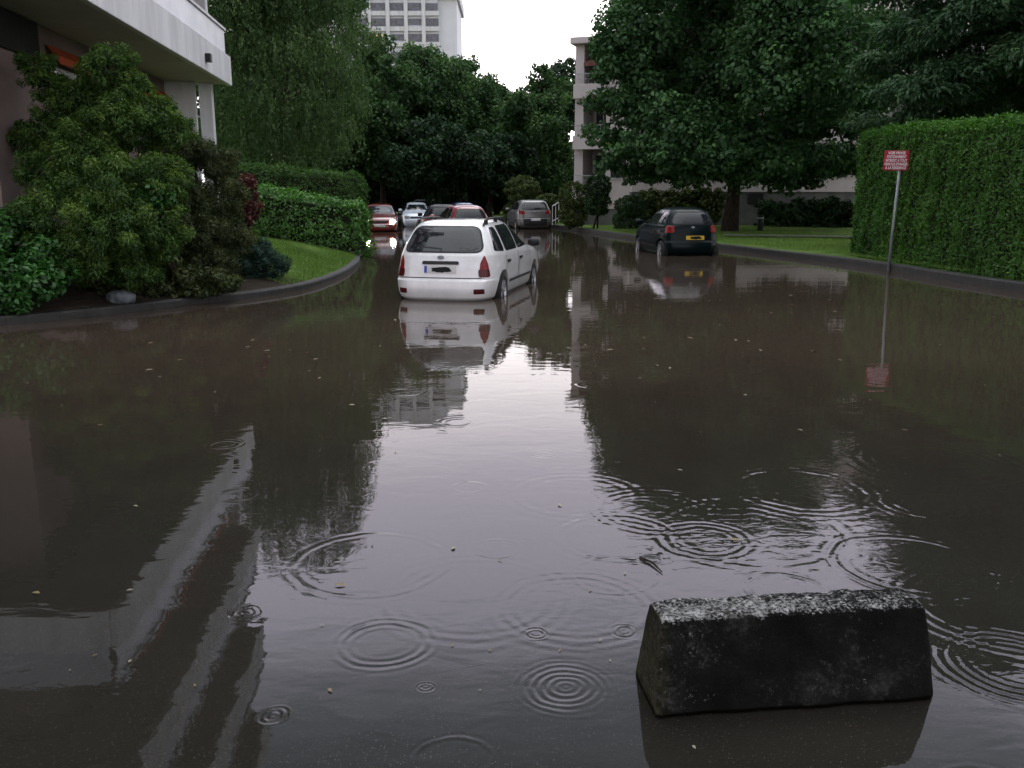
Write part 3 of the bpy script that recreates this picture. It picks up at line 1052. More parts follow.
# tall clipped hedge on the right
hedge('tall_hedge', 'tall thick clipped hedge behind the red sign', [(9.3, 22.6), (9.5, 19.0), (9.85, 15.5), (11.6, 11.5), (13.8, 8.6)], 1.5, .15, 3.2,
      .062, .03, M['thuja'], 1.75, .07, tuft=.1, rnd=.34, top_wave=.05, tilt=-.4)
# hedges on the left mound
hedge('laurel_hedge', 'low glossy laurel hedge curving along the small left lawn', [(-7.6, 25.6), (-6.3, 24.6), (-5.1, 24.0), (-3.98, 23.95)], 1.35, .55, 1.95, .095, .05, M['laurel'], 1.5, .13, rnd=.5, tilt=-.55, top_wave=.09, tuft=.12)
hedge('clipped_hedge', 'darker clipped hedge standing behind the low laurel hedge', [(-9.2, 29.6), (-7.2, 28.9), (-4.85, 28.6)], 1.7, .5, 2.6, .08, .035, M['cypress'], 1.5, .13, rnd=.55, tilt=-.3, top_wave=.12, tuft=.12)

hedge('far_hedge', 'long dark hedge closing the view behind the last cars', [(-20, 88), (-8, 91), (4, 92), (14, 90)], 2.0, .1, 4.2,
      .40, .24, M['woodd'], 1.5, .25, rnd=.6, top_wave=.35, tuft=.4)

# planted bed on the left, each plant its own
def pxlobes(rows, Y):
    return [(*at(px, py, Y + dy), r, r * 1.0, r * f) for (px, py, dy, r, f) in rows]


shrub('conifer_shrub', 'large irregular green conifer shrub with pale tips below the balcony', 'shrub', (-6.0, 13.4, .45),
      pxlobes([(40, 70, .2, .36, .8), (58, 98, .3, .36, .9), (104, 64, 0, .42, .8), (74, 92, .2, .36, .8), (128, 88, .2, .36, .8), (150, 112, .3, .38, .8), (172, 130, .3, .36, .8), (84, 128, .1, .45, .8), (25, 140, .2, .34, .8), (92, 100, .3, .42, .9), (45, 128, .2, .38, .8), (118, 120, -.2, .46, .8), (85, 150, -.4, .52, .8), (140, 130, .3, .45, .8),
               (55, 170, -.2, .50, .8), (105, 185, -.7, .58, .8), (150, 175, -.2, .52, .8), (60, 215, -.8, .6, .8), (110, 225, -.9, .62, .75), (150, 225, -.5, .55, .8), (75, 255, -.9, .5, .8), (130, 262, -.6, .5, .7)], 13.3),
      M['yew'], 1.5, .055, .016, sub=36, subr=.25, dirmode='out', up=.6, droop=.4, skin=(.6, 1.02))
shrub('conifer_shrub', 'dark brownish green conifer shrub between the big pale tipped shrub and the small red bush', 'shrub', (-4.95, 14.8, .4),
      pxlobes([(170, 135, .5, .40, .8), (190, 150, 0, .45, .8), (165, 165, .3, .45, .8), (215, 160, .2, .40, .8), (180, 195, -.2, .52, .8), (222, 195, 0, .45, .8), (195, 230, -.5, .55, .8), (228, 228, -.1, .45, .8), (170, 255, -.6, .5, .7), (212, 262, -.5, .5, .65)], 14.8),
      M['brownfir'], 1.5, .052, .015, sub=26, subr=.33, dirmode='out', up=.4, droop=.6)
shrub('juniper_shrub', 'low bluish green juniper at the edge of the small left lawn', 'shrub', (-4.45, 15.6, .3),
      pxlobes([(258, 250, 0, .33, .8), (242, 262, -.1, .32, .8), (270, 265, 0, .32, .8), (250, 280, -.1, .28, .7), (236, 245, .1, .28, .9), (266, 280, 0, .25, .6)], 15.6),
      M['juniper'], 1.6, .055, .018, sub=20, subr=.36, dirmode='out', up=.3)
shrub('barberry_bush', 'small dark red leaved bush beside the laurel hedge', 'shrub', (-5.4, 18.2, .5),
      pxlobes([(245, 190, 0, .30, 1.2), (240, 212, 0, .35, 1), (252, 208, 0, .26, 1.2), (232, 228, 0, .35, .8)], 18.2),
      M['barberry'], .9, .09, .05, sub=14, subr=.36)
shrub('leafy_shrub', 'bright green broad leaved shrub hanging over the left kerb', 'shrub', (-6.9, 12.2, .35),
      pxlobes([(5, 235, .2, .48, .8), (40, 250, .2, .42, .8), (-30, 250, 0, .6, .8), (10, 270, -.3, .45, .8), (38, 285, -.4, .34, .7), (5, 300, -.6, .36, .7), (-30, 300, -.5, .5, .8), (62, 268, 0, .3, .7), (20, 215, .4, .35, .7)], 12.0),
      M['hydrangea'], 1.3, .085, .05, sub=18, subr=.36, up=.9)
shrub('garden_shrub', 'small blue green leafy shrub poking out between the two conifer shrubs', 'shrub', (-5.2, 13.6, .4),
      pxlobes([(148, 190, -.9, .22, .7), (160, 197, -.9, .2, .7), (138, 200, -.9, .2, .7)], 13.6), M['hydrangea'], .7, .10, .06, sub=10, subr=.4, up=.8)
shrub('ground_shrub', 'dark low shrub under the conifers at the back of the left kerb', 'shrub', (-5.6, 13.8, .3),
      pxlobes([(100, 278, -.1, .38, .7), (140, 282, .0, .38, .7), (180, 278, .3, .38, .7), (215, 278, .3, .34, .7), (75, 288, -.2, .36, .7), (120, 292, -.4, .26, .6), (160, 290, -.1, .28, .6), (195, 290, .1, .28, .6), (228, 285, .3, .28, .6)], 13.4), M['brownfir'], 1.3, .08, .035, sub=14, subr=.4)

# garden in front of the pink house
for i, (px, py, Y, r, f, mk, lab) in enumerate([
        (598, 186, 42, .66, 1.0, 'topiary', 'dark ball clipped shrub in front of the pink house'),
        (573, 197, 43, .72, 1.1, 'olive', 'olive green ball shrub left of the dark ball shrub'),
        (522, 190, 53, 1.1, .8, 'olive', 'round yellow green bush behind the silver car'),
        (630, 206, 40, .75, .7, 'topiary', 'low dark bush between ball shrub and green hatchback'),
        (548, 202, 50, .8, .6, 'olive', 'small olive bush beside the white stair railing')]):
    p = at(px, py, Y)
    rows = [(*p, r, r, r * f)]
    rows.append((p[0], p[1], max(.5, p[2] - r * 1.25), r * 1.05, r, r * .85))
    shrub('ball_shrub', lab, 'shrub', (p[0], p[1], .25), rows, M[mk], 1.8, .09, .055, 'clipped shrubs before the pink house', sub=90, subr=.16, shell=.7, jitter=.4, skin=(.84, .88))
for i, (pxs, z, Y, mk, lab) in enumerate([
        ((655, 668, 682, 697, 710), 200, 43, 'olive', 'light green bush row behind the green hatchback roof'),
        ((770, 785, 800, 815, 828), 211, 43, 'topiary', 'dark leafy bush under the grey plinth right of the trunk'),
        ((842, 855), 212, 42, 'woodd', 'dark bush at the foot of the tall hedge on the lawn')]):
    rows = []
    for q, px in enumerate(pxs):
        p = at(px, z + (q % 2) * 4, Y)
        rows += [(*p, .75, .6, .65), (p[0], p[1] - .2, p[2] - .55, .75, .6, .6)]
    shrub('plinth_bush', lab, 'bush', (rows[len(rows) // 2][0], Y, .25), rows, M[mk], 1.8, .16, .10, 'bushes along the grey plinth', sub=16, subr=.36)


def blades(name, poly_fn, n, zf, h, label=None):
    """short turf"""
    P = poly_fn(n)
    n = len(P)
    z = np.array([zf(*p) for p in P])
    base = np.stack([P[:, 0], P[:, 1], z - .005], 1)
    a = rng.uniform(0, 6.28, n)
    w = .007 * rng.uniform(.7, 1.4, n)[:, None]
    side = np.stack([np.cos(a), np.sin(a), np.zeros(n)], 1) * w
    tip = base + np.stack([rng.normal(size=n) * .02, rng.normal(size=n) * .02, h * rng.uniform(.5, 1.3, n)], 1)
    V = np.stack([base - side, base + side, tip], 1)
    t = np.clip(.45 + .18 * rng.normal(size=n) + .2 * fbm(base, 1.0, 21), 0, 1)
    o = link(name, quads(name, V, t, npf=3), M['grass'])
    return tag(o, kind='stuff')


def left_lawn(n):
    s = rng.random(n) ** 1.0 * 3.2 + .03
    y = rng.uniform(15.2, 24.5, n)
    x = np.interp(y, LL[:, 1], LL[:, 0])
    return np.stack([x + DL[0] * (s + .13), y + DL[1] * (s + .13)], 1)


def left_lawn_z(x, y):
    k = y
    # offset along DL from the kerb line (kerb nearly runs along Y here)
    lo, hi = 0.0, 8.0
    for _ in range(14):
        s = (lo + hi) / 2
        yy = y - DL[1] * s
        xk = np.interp(yy, LL[:, 1], LL[:, 0]) + DL[0] * s
        if xk > x: lo = s
        else: hi = s
    s = max(0, lo - .13)
    return profile_left(s)


def right_lawn(n):
    s = rng.random(n) * 7 + .03
    y = 17 + 22 * rng.random(n) ** 1.3
    x = np.interp(y, LR[:, 1], LR[:, 0])
    return np.stack([x + DR[0] * (s + .13), y + DR[1] * (s + .13)], 1)


blades('lawn_grass', left_lawn, 42000, left_lawn_z, .045)
blades('lawn_grass', right_lawn, 60000, lambda x, y: .2, .06)

pt = MB()
a = gnd(752, 236, .24); b = gnd(862, 237.5, .24)
d = (b - a)[:2]; d /= np.linalg.norm(d)
nrm = np.array((-d[1], d[0]))
e = b[:2] + d * 6
a2 = a[:2] - d * 1
pt.add([(*(a2 - nrm * .5), .27), (*(e - nrm * .5), .27), (*(e + nrm * .5), .275), (*(a2 + nrm * .5), .275)], [(0, 1, 2, 3)])
tag(pt.build('path', M['path']), kind='structure')

# ------------------------------------------------------------------ left apartment building
LB = empty('apartment_building', (-6.9, 22.6, 0))
C0 = np.array((-6.87, 22.6)); C1 = np.array((-5.9, 13.1))
ax = (C1 - C0) / np.linalg.norm(C1 - C0)          # along the front towards the camera
inw = np.array((ax[1], -ax[0]))                    # into the building (left)
if inw[0] > 0: inw = -inw
LEN = np.linalg.norm(C1 - C0)


def LP(s, t):
    q = C0 + ax * s + inw * t - np.array((-6.9, 22.6))
    return (q[0], q[1])


def lprism(mb, s0, s1, t0, t1, z0, z1):
    p = [LP(s0, t0), LP(s1, t0), LP(s1, t1), LP(s0, t1)]
    a = sum(p[i][0] * p[(i + 1) % 4][1] - p[(i + 1) % 4][0] * p[i][1] for i in range(4))
    if a < 0: p = p[::-1]
    mb.prism(p, z0, z1)


REC = 1.45
FZ = [4.29, 7.09, 9.89, 12.69]
wall = MB(); dk = MB()
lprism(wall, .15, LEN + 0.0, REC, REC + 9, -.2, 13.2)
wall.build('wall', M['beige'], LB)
for z in FZ:
    sl = MB()
    lprism(sl, 0, LEN, .12, REC - .003, z, z + .28)
    slab = sl.build('balcony_slab', M['soffit'], LB)
    # end slab over the near gable
    sl2 = MB()
    lprism(sl2, LEN + .003, LEN + 1.1, .12, REC + 9, z, z + .28)
    sl2.build('end_slab', M['soffit'], LB)
    f = MB()
    lprism(f, -.1, LEN + 1.2, 0, .117, z - .02, z + .66)
    bevel(f.build('fascia', M['concrete'], LB), .012)
    f = MB()
    lprism(f, LEN + 1.103, LEN + 1.22, .12, REC + 9, z - .02, z + .66)
    f.build('fascia', M['concrete'], LB)
    if z < 12:
        pz = MB()
        lprism(pz, .0, LEN + 1.15, .10, .125, z + .70, z + 1.24)
        par = pz.build('balustrade_panel', M['panel'], LB)
        rl = MB()
        lprism(rl, -.05, LEN + 1.2, .06, .16, z + 1.243, z + 1.30)
        for s in np.arange(.1, LEN + 1, 1.35):
            lprism(rl, s, s + .04, .127, .16, z + .6, z + 1.243)
        rl.build('handrail', M['rail'], LB)
        rr = MB()
        lprism(rr, LEN + 1.12, LEN + 1.145, .2, REC + 8.9, z + .70, z + 1.24)
        rr.build('balustrade_panel', M['panel'], LB)
for z0, z1 in ((-.2, 4.285), (4.96, 7.06), (7.76, 9.86), (10.56, 12.66)):
    c = MB()
    lprism(c, .10, .34, .42, .72, z0, z1)
    bevel(c.build('column', M['concrete'], LB), .015)
# end screen wall by the column, pale panel
c = MB(); lprism(c, .45, .58, .75, REC - .005, .2, 4.28); c.build('end_screen', M['concrete'], LB)
for k, z in enumerate([1.55, 4.6, 7.4, 10.2]):
    for s0, s1 in ((.9, 2.9), (6.2, 7.4)) if k == 0 else ((.9, 2.9), (3.9, 5.6), (6.4, 8.4)):
        fr = MB(); lprism(fr, s0, s1, REC - .04, REC - .003, z, z + 2.15)
        fo = fr.build('window', M['frame'], LB)
        gl = MB()
        m = (s0 + s1) / 2
        lprism(gl, s0 + .07, m - .03, REC - .055, REC - .043, z + .07, z + 2.08)
        lprism(gl, m + .03, s1 - .07, REC - .055, REC - .043, z + .07, z + 2.08)
        gl.build('pane', M['window'], fo)
        if k < 3:
            aw = MB()
            od = .24 if k == 0 else .95
            p = [LP(s0 - .1, REC - .06), LP(s1 + .1, REC - .06), LP(s1 + .1, REC - od), LP(s0 - .1, REC - od)]
            zt = z + 2.46; zb = z + (2.28 if k == 0 else 1.85)
            aw.add([(*p[0], zt), (*p[1], zt), (*p[2], zb), (*p[3], zb), (*p[0], zt - .03), (*p[1], zt - .03), (*p[2], zb - .12), (*p[3], zb - .12)],
                   [(0, 1, 2, 3), (7, 6, 5, 4), (0, 4, 5, 1), (1, 5, 6, 2), (2, 6, 7, 3), (3, 7, 4, 0)])
            aw.build('awning', M['orange'], LB)
# small floodlight on the fascia
p = at(191, 52, 20.0)
q = p[:2] - C0; s = q @ ax
fl = MB(); lprism(fl, s - .08, s + .08, -.12, -.003, 4.45, 4.62)
fl.build('wall_light', M['blacktrim'], LB)
# dark opening above the panelled wall at the near end
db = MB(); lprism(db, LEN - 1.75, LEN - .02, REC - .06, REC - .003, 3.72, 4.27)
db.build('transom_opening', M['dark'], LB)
tag(LB, 'apartment building with pale concrete balcony bands and orange awnings at the left edge', 'building')

# ------------------------------------------------------------------ right building
RB = empty('balcony_building', (3.0, 46, 0))


CS = R(20)


def rb(mb, x0, x1, y0, y1, z0, z1):
    """plan box; the corner stair block (x under 6) stands turned 20 degrees from the long front"""
    n = len(mb.v)
    mb.box(x0 - 3.0, x1 - 3.0, y0 - 46, y1 - 46, z0, z1)
    if x1 <= 6.001:
        for i in range(n, len(mb.v)):
            x, y, z = mb.v[i]
            dx, dy = x - 3.0, y
            mb.v[i] = (3.0 + dx * math.cos(CS) + dy * math.sin(CS), -dx * math.sin(CS) + dy * math.cos(CS), z)


w = MB()
rb(w, 3.05, 3.5, 46, 48.0, 1.0, 9.1)       # end pier left
rb(w, 3.05, 6.0, 48.0, 56, 1.0, 9.1)       # body behind the loggias
rb(w, 4.7, 6.0, 46.0, 47.997, 1.0, 9.1)
w.build('wall', M['render'], RB)
w = MB()
rb(w, 6.003, 30, 45.2, 58, 1.85, 13.6)
w.build('wall', M['render'], RB)
w = MB()
rb(w, 6.02, 30, 45.25, 57.9, -.2, 1.847)
rb(w, 3.1, 6.0, 46.06, 55.9, -.2, .997)
w.build('plinth', M['plinth'], RB)
for z in (1.7, 4.2, 6.7):
    sl = MB(); rb(sl, 3.5, 4.7, 45.85, 48.0 - .003, z - .18, z)
    fo = sl.build('balcony_slab', M['soffit'], RB)
    pp = MB(); rb(pp, 3.02, 4.74, 45.72, 45.847, z - .22, z + .48)
    bevel(pp.build('parapet', M['render'], RB), .02)
    rl = MB()
    rb(rl, 3.06, 4.72, 45.76, 45.80, z + .96, z + 1.0)
    rb(rl, 3.06, 4.72, 45.77, 45.79, z + .72, z + .74)
    for x in np.arange(3.1, 4.75, .17):
        rb(rl, x, x + .018, 45.772, 45.788, z + .48, z + .96)
    rl.build('railing', M['rail'], RB)
    fr = MB(); rb(fr, 3.62, 4.5, 47.95, 47.997, z + .02, z + 2.1)
    fo = fr.build('window', M['frame'], RB)
    g = MB(); rb(g, 3.68, 4.03, 47.935, 47.947, z + .1, z + 2.04); rb(g, 4.09, 4.44, 47.935, 47.947, z + .1, z + 2.04)
    g.build('pane', M['window'], fo)
aw = MB()
aw.add([(.5, 1.9, 9.00), (1.75, 1.9, 9.00), (1.75, -.1, 8.25), (.5, -.1, 8.25), (.5, 1.9, 8.94), (1.75, 1.9, 8.94), (1.75, -.1, 8.05), (.5, -.1, 8.05)],
       [(0, 1, 2, 3), (7, 6, 5, 4), (0, 4, 5, 1), (1, 5, 6, 2), (2, 6, 7, 3), (3, 7, 4, 0)])
aw.v = [(3.0 + (x - 3) * math.cos(CS) + y * math.sin(CS), -(x - 3) * math.sin(CS) + y * math.cos(CS), z) for x, y, z in aw.v]
aw.build('awning', M['redawn'], RB)
ro = MB(); rb(ro, 2.85, 6.0, 45.6, 56.1, 9.103, 9.42); bevel(ro.build('roof', M['render'], RB), .03)
ro = MB(); rb(ro, 5.8, 30.2, 44.6, 58.2, 13.603, 13.95); bevel(ro.build('roof', M['render'], RB), .03)
for z in (2.6, 5.3, 8.05, 10.8):
    for x in np.arange(6.9, 28, 2.9):
        fr = MB(); rb(fr, x, x + 1.5, 45.14, 45.197, z, z + 1.45)
        fo = fr.build('window', M['frame'], RB)
        g = MB(); rb(g, x + .06, x + .72, 45.125, 45.137, z + .06, z + 1.39); rb(g, x + .78, x + 1.44, 45.125, 45.137, z + .06, z + 1.39)
        g.build('pane', M['window'], fo)
x0 = at(748, 200, 45.2)[0]
g = MB(); rb(g, x0, x0 + .75, 45.19, 45.247, 1.25, 1.75); g.build('cellar_window', M['dark'], RB)
x0 = at(633, 176, 45.9)[0]
pb = MB(); rb(pb, 4.95, 5.85, 45.95, 45.997, 2.5, 3.9); fo = pb.build('window', M['frame'], RB)
pb = MB(); rb(pb, 5.0, 5.8, 45.935, 45.947, 2.56, 3.84); pb.build('pane', M['window'], fo)
tag(RB, 'pink rendered apartment building with corner loggias behind the big dark tree', 'building')

# white stair railing left of it
sr = empty('stair_railing', (2.0, 45.5, .2))
mb = MB()
mb.bar((.05, 0, .95), (1.05, .3, 1.55), .05); mb.bar((.05, 0, .2), (1.05, .3, .7), .04)
for k in np.linspace(0, 1, 7):
    mb.bar((.05 + k, .3 * k, .2 + .5 * k - .2), (.05 + k, .3 * k, .95 + .6 * k), .03)
mb.build('railing', M['whiterail'], sr)
tag(sr, 'small white stair railing beside the olive ball shrub', 'railing')

# ------------------------------------------------------------------ tower block far behind
TY = 152.0
tl = at(296, 50, TY)[0]; tr = at(438, 50, TY)[0]; trr = at(457, 50, TY)[0]
TW = empty('tower_block', (tl, TY, 0))
ft = 2.8
ztop = 37.6
w = MB(); w.box(0, tr - tl, 0, 16, 0, ztop); w.build('wall', M['tower'], TW)
w = MB(); w.box(tr - tl + .003, trr - tl, .6, 15.4, 0, ztop - 1.2); w.build('side_wall', M['tower'], TW)
w = MB(); w.box(tr - tl - 2.6, trr - tl + .4, -.5, 16.2, ztop - 4.6, ztop - 2.9); w.build('cornice_band', M['concrete'], TW)
w = MB(); w.box(-.4, tr - tl + .4, -.4, 16.4, ztop + .003, ztop + .7); w.build('roof', M['tower'], TW)
zrow = [at(400, y, TY)[2] for y in (39.5, 24, 8.5)]
rows = [zrow[0] - 2.75 * k for k in range(1, 10)][::-1] + zrow + [zrow[2] + 2.7]
cw = (tr - tl)
cols = [at(px, 50, TY)[0] - tl for px in (308, 326, 345, 362, 379, 398, 416, 432)]
for i, z in enumerate(rows):
    for j, x in enumerate(cols):
        lit = (i == 9 and j == 4)
        ww = 2.1 if j % 3 else 2.3
        fr = MB(); fr.box(x - ww / 2 - .1, x + ww / 2 + .1, -.12, -.003, z - .85, z + .85)
        fo = fr.build('window', M['towerdark'] if (i * 5 + j * 3) % 4 else M['panel'], TW)
        g = MB(); g.box(x - ww / 2, x + ww / 2, -.16, -.123, z - .2 - (.3 if (i + j) % 3 == 0 else 0), z + .78)
        g.build('pane', M['room'] if lit else M['towerwindow'], fo)
        if i > 8:
            bx_ = MB(); bx_.box(x - ww / 2 - .25, x + ww / 2 + .25, -.5, -.163, z - 1.15, z - .45)
            bx_.build('balcony_front', M['concrete'], TW)
for px in (317, 336, 354, 370.5, 389, 407, 424.5):
    x = at(px, 50, TY)[0] - tl
    f_ = MB(); f_.box(x - .3, x + .3, -.7, -.003, 0, ztop - .3)
    f_.build('pilaster', M['concrete'], TW)
tag(TW, 'pale grey concrete tower block with a grid of windows far behind the trees', 'building')

# ------------------------------------------------------------------ cars
def rr_outline(pts, r=.04, n=4):
    """round the corners of a convex outline"""
    out = []
    k = len(pts)
    for i in range(k):
        p0 = np.array(pts[i - 1], float); p = np.array(pts[i], float); p1 = np.array(pts[(i + 1) % k], float)
        a = p0 - p; b = p1 - p
        la, lb = np.linalg.norm(a), np.linalg.norm(b)
        rr = min(r, la * .45, lb * .45)
        s = p + a / la * rr; e = p + b / lb * rr
        for t in np.linspace(0, 1, n):
            out.append(tuple((1 - t) ** 2 * s + 2 * t * (1 - t) * p + t * t * e))
    return out


class Skin:
    """drops outlines onto a body surface"""
    def __init__(s, me):
        bm = bmesh.new(); bm.from_mesh(me)
        s.t = BVHTree.FromBMesh(bm)
        bm.free()

    def hit(s, o, d):
        r = s.t.ray_cast(Vector(o), Vector(d))
        return r[0]

    def patch(s, name, outline, frame, material, parent, off=.004, rings=5, thick=True):
        """outline (u, v) in a frame (origin, U, V, dir)"""
        O, U, Vv, D = [Vector(q) for q in frame]
        out = []
        for i in range(len(outline)):
            p0 = np.array(outline[i], float); p1 = np.array(outline[(i + 1) % len(outline)], float)
            nn = max(1, int(np.linalg.norm(p1 - p0) / .05))
            for t in range(nn): out.append(p0 + (p1 - p0) * t / nn)
        out = np.array(out)
        c = (out.min(0) + out.max(0)) / 2
        V, F = [], []
        m = len(out)
        for k in range(rings + 1):
            f = 1 - k / rings * .97
            for q in out:
                uv = c + (q - c) * f
                o = O + U * float(uv[0]) + Vv * float(uv[1])
                h = s.hit(o, D)
                if h is None:
                    h = V[-1] + D * off if V else o + D * 2
                V.append(Vector(h) - D * off)
            if k:
                b0 = (k - 1) * m; b1 = k * m
                for i in range(m):
                    F.append((b0 + i, b0 + (i + 1) % m, b1 + (i + 1) % m, b1 + i))
        F.append(tuple(rings * m + i for i in range(m)))
        # rim folded back to the body so that the piece has thickness
        b = len(V)
        for i in range(m):
            V.append(V[i] + D * (off + .003))
        for i in range(m):
            F.append((i, b + i, b + (i + 1) % m, (i + 1) % m))
        mb = MB(); mb.add(V, F)
        return mb.build(name, material, parent, False)

    def strip(s, name, line, w, frame, material, parent, off=.003, close=False):
        """thin line (seam, trim) laid on the body"""
        O, U, Vv, D = [Vector(q) for q in frame]
        L_ = np.array(line + ([line[0]] if close else []), float)
        pts = []
        for i in range(len(L_) - 1):
            n = max(2, int(np.linalg.norm(L_[i + 1] - L_[i]) / .06))
            for t in np.linspace(0, 1, n, endpoint=False): pts.append(L_[i] + (L_[i + 1] - L_[i]) * t)
        pts.append(L_[-1])
        pts = np.array(pts)
        T = np.gradient(pts, axis=0); T /= np.maximum(np.linalg.norm(T, axis=1, keepdims=True), 1e-6)
        Nn = np.stack([-T[:, 1], T[:, 0]], 1) * w / 2
        V, F = [], []
        for i, (p, n) in enumerate(zip(pts, Nn)):
            for q in (p + n, p - n):
                o = O + U * float(q[0]) + Vv * float(q[1])
                h = s.hit(o, D)
                V.append(Vector(h) - D * off if h is not None else (V[-2] if len(V) > 1 else o + D * 2))
            if i: F.append((2 * i - 2, 2 * i - 1, 2 * i + 1, 2 * i))
        mb = MB(); mb.add(V, F)
        return mb.build(name, material, parent)


def body_mesh(levels, n=72, nz=64):
    """levels: z, rear x, front x, half width, corner exponent"""
    A = np.array(levels, float)
    z = A[:, 0]
    # monotone cubic through the levels
    zs = np.unique(np.concatenate([np.linspace(z[0], z[-1], nz), z]))
    cols = [zs]
    for c in range(1, 5):
        y = A[:, c]
        m = np.gradient(y, z)
        dl = np.diff(y) / np.diff(z)
        for i in range(len(m)):
            if i == 0: m[i] = dl[0]
            elif i == len(m) - 1: m[i] = dl[-1]
            else: m[i] = 0 if dl[i - 1] * dl[i] <= 0 else 2 * dl[i - 1] * dl[i] / (dl[i - 1] + dl[i])
        idx = np.clip(np.searchsorted(z, zs, side='right') - 1, 0, len(z) - 2)
        h = z[idx + 1] - z[idx]
        t = (zs - z[idx]) / h
        cols.append((2 * t ** 3 - 3 * t ** 2 + 1) * y[idx] + (t ** 3 - 2 * t ** 2 + t) * h * m[idx] + (-2 * t ** 3 + 3 * t ** 2) * y[idx + 1] + (t ** 3 - t ** 2) * h * m[idx + 1])
    B = np.stack(cols, 1)
    V, F = [], []
    th = np.linspace(0, 2 * math.pi, n, endpoint=False)
    for (zz, xr, xf, w, e) in B:
        cx = (xr + xf) / 2; a = (xf - xr) / 2
        ct, st = np.cos(th), np.sin(th)
        ex = 2 / e
        # width axis rounds faster than the length axis
        X = cx + a * np.sign(ct) * np.abs(ct) ** ex
        Y = w * np.sign(st) * np.abs(st) ** ex
        # slight bow of the front and back in plan
        bow = (np.abs(Y) / w) ** 2 * .06
        X = X - np.sign(ct) * bow * (np.abs(X - cx) / max(a, .01)) ** 3
        V += [(x, y, zz) for x, y in zip(X, Y)]
    L = len(B)
    for j in range(L - 1):
        for i in range(n):
            F.append((j * n + i, j * n + (i + 1) % n, (j + 1) * n + (i + 1) % n, (j + 1) * n + i))
    F.append(tuple(range(n - 1, -1, -1)))
    # domed roof cap
    zz, xr, xf, w, e = B[-1]
    base = (L - 1) * n
    prev = base
    for f, dz in ((.7, .012), (.35, .02)):
        st_ = len(V)
        cx = (xr + xf) / 2
        for i in range(n):
            p = V[base + i]
            V.append((cx + (p[0] - cx) * f, p[1] * f, zz + dz))
        for i in range(n):
            F.append((prev + i, prev + (i + 1) % n, st_ + (i + 1) % n, st_ + i))
        prev = st_
    F.append(tuple(prev + i for i in range(n)))
    mb = MB(); mb.add(V, F)
    return mb.mesh('body', True)


def cut_arches(me, xs, r, w):
    o = bpy.data.objects.new('tmp_body', me); COL.objects.link(o)
    cut = MB()
    for x in xs:
        for sy in (-1, 1):
            n = 28
            y0, y1 = sy * (w - .26), sy * (w + .3)
            vs = [(x + r * math.cos(2 * math.pi * k / n), y, .30 + r * math.sin(2 * math.pi * k / n)) for y in (y0, y1) for k in range(n)]
            cut.add(vs, [tuple(range(n)), tuple(range(2 * n - 1, n - 1, -1))] + [(k, n + k, n + (k + 1) % n, (k + 1) % n) for k in range(n)])
    c = link('tmp_cut', cut.mesh('tmp_cut'))
    m = o.modifiers.new('b', 'BOOLEAN'); m.object = c; m.operation = 'DIFFERENCE'; m.solver = 'EXACT'
    dg = bpy.context.evaluated_depsgraph_get()
    me2 = bpy.data.meshes.new_from_object(o.evaluated_get(dg))
    bpy.data.objects.remove(o); bpy.data.objects.remove(c)
    me2.name = 'body'
    # keep the panels smooth but the cut edges crisp
    bm = bmesh.new(); bm.from_mesh(me2)
    for e in bm.edges:
        if len(e.link_faces) == 2 and e.calc_face_angle(0) > R(38): e.smooth = False
    for f in bm.faces: f.smooth = True
    bm.to_mesh(me2); bm.free()
    return me2


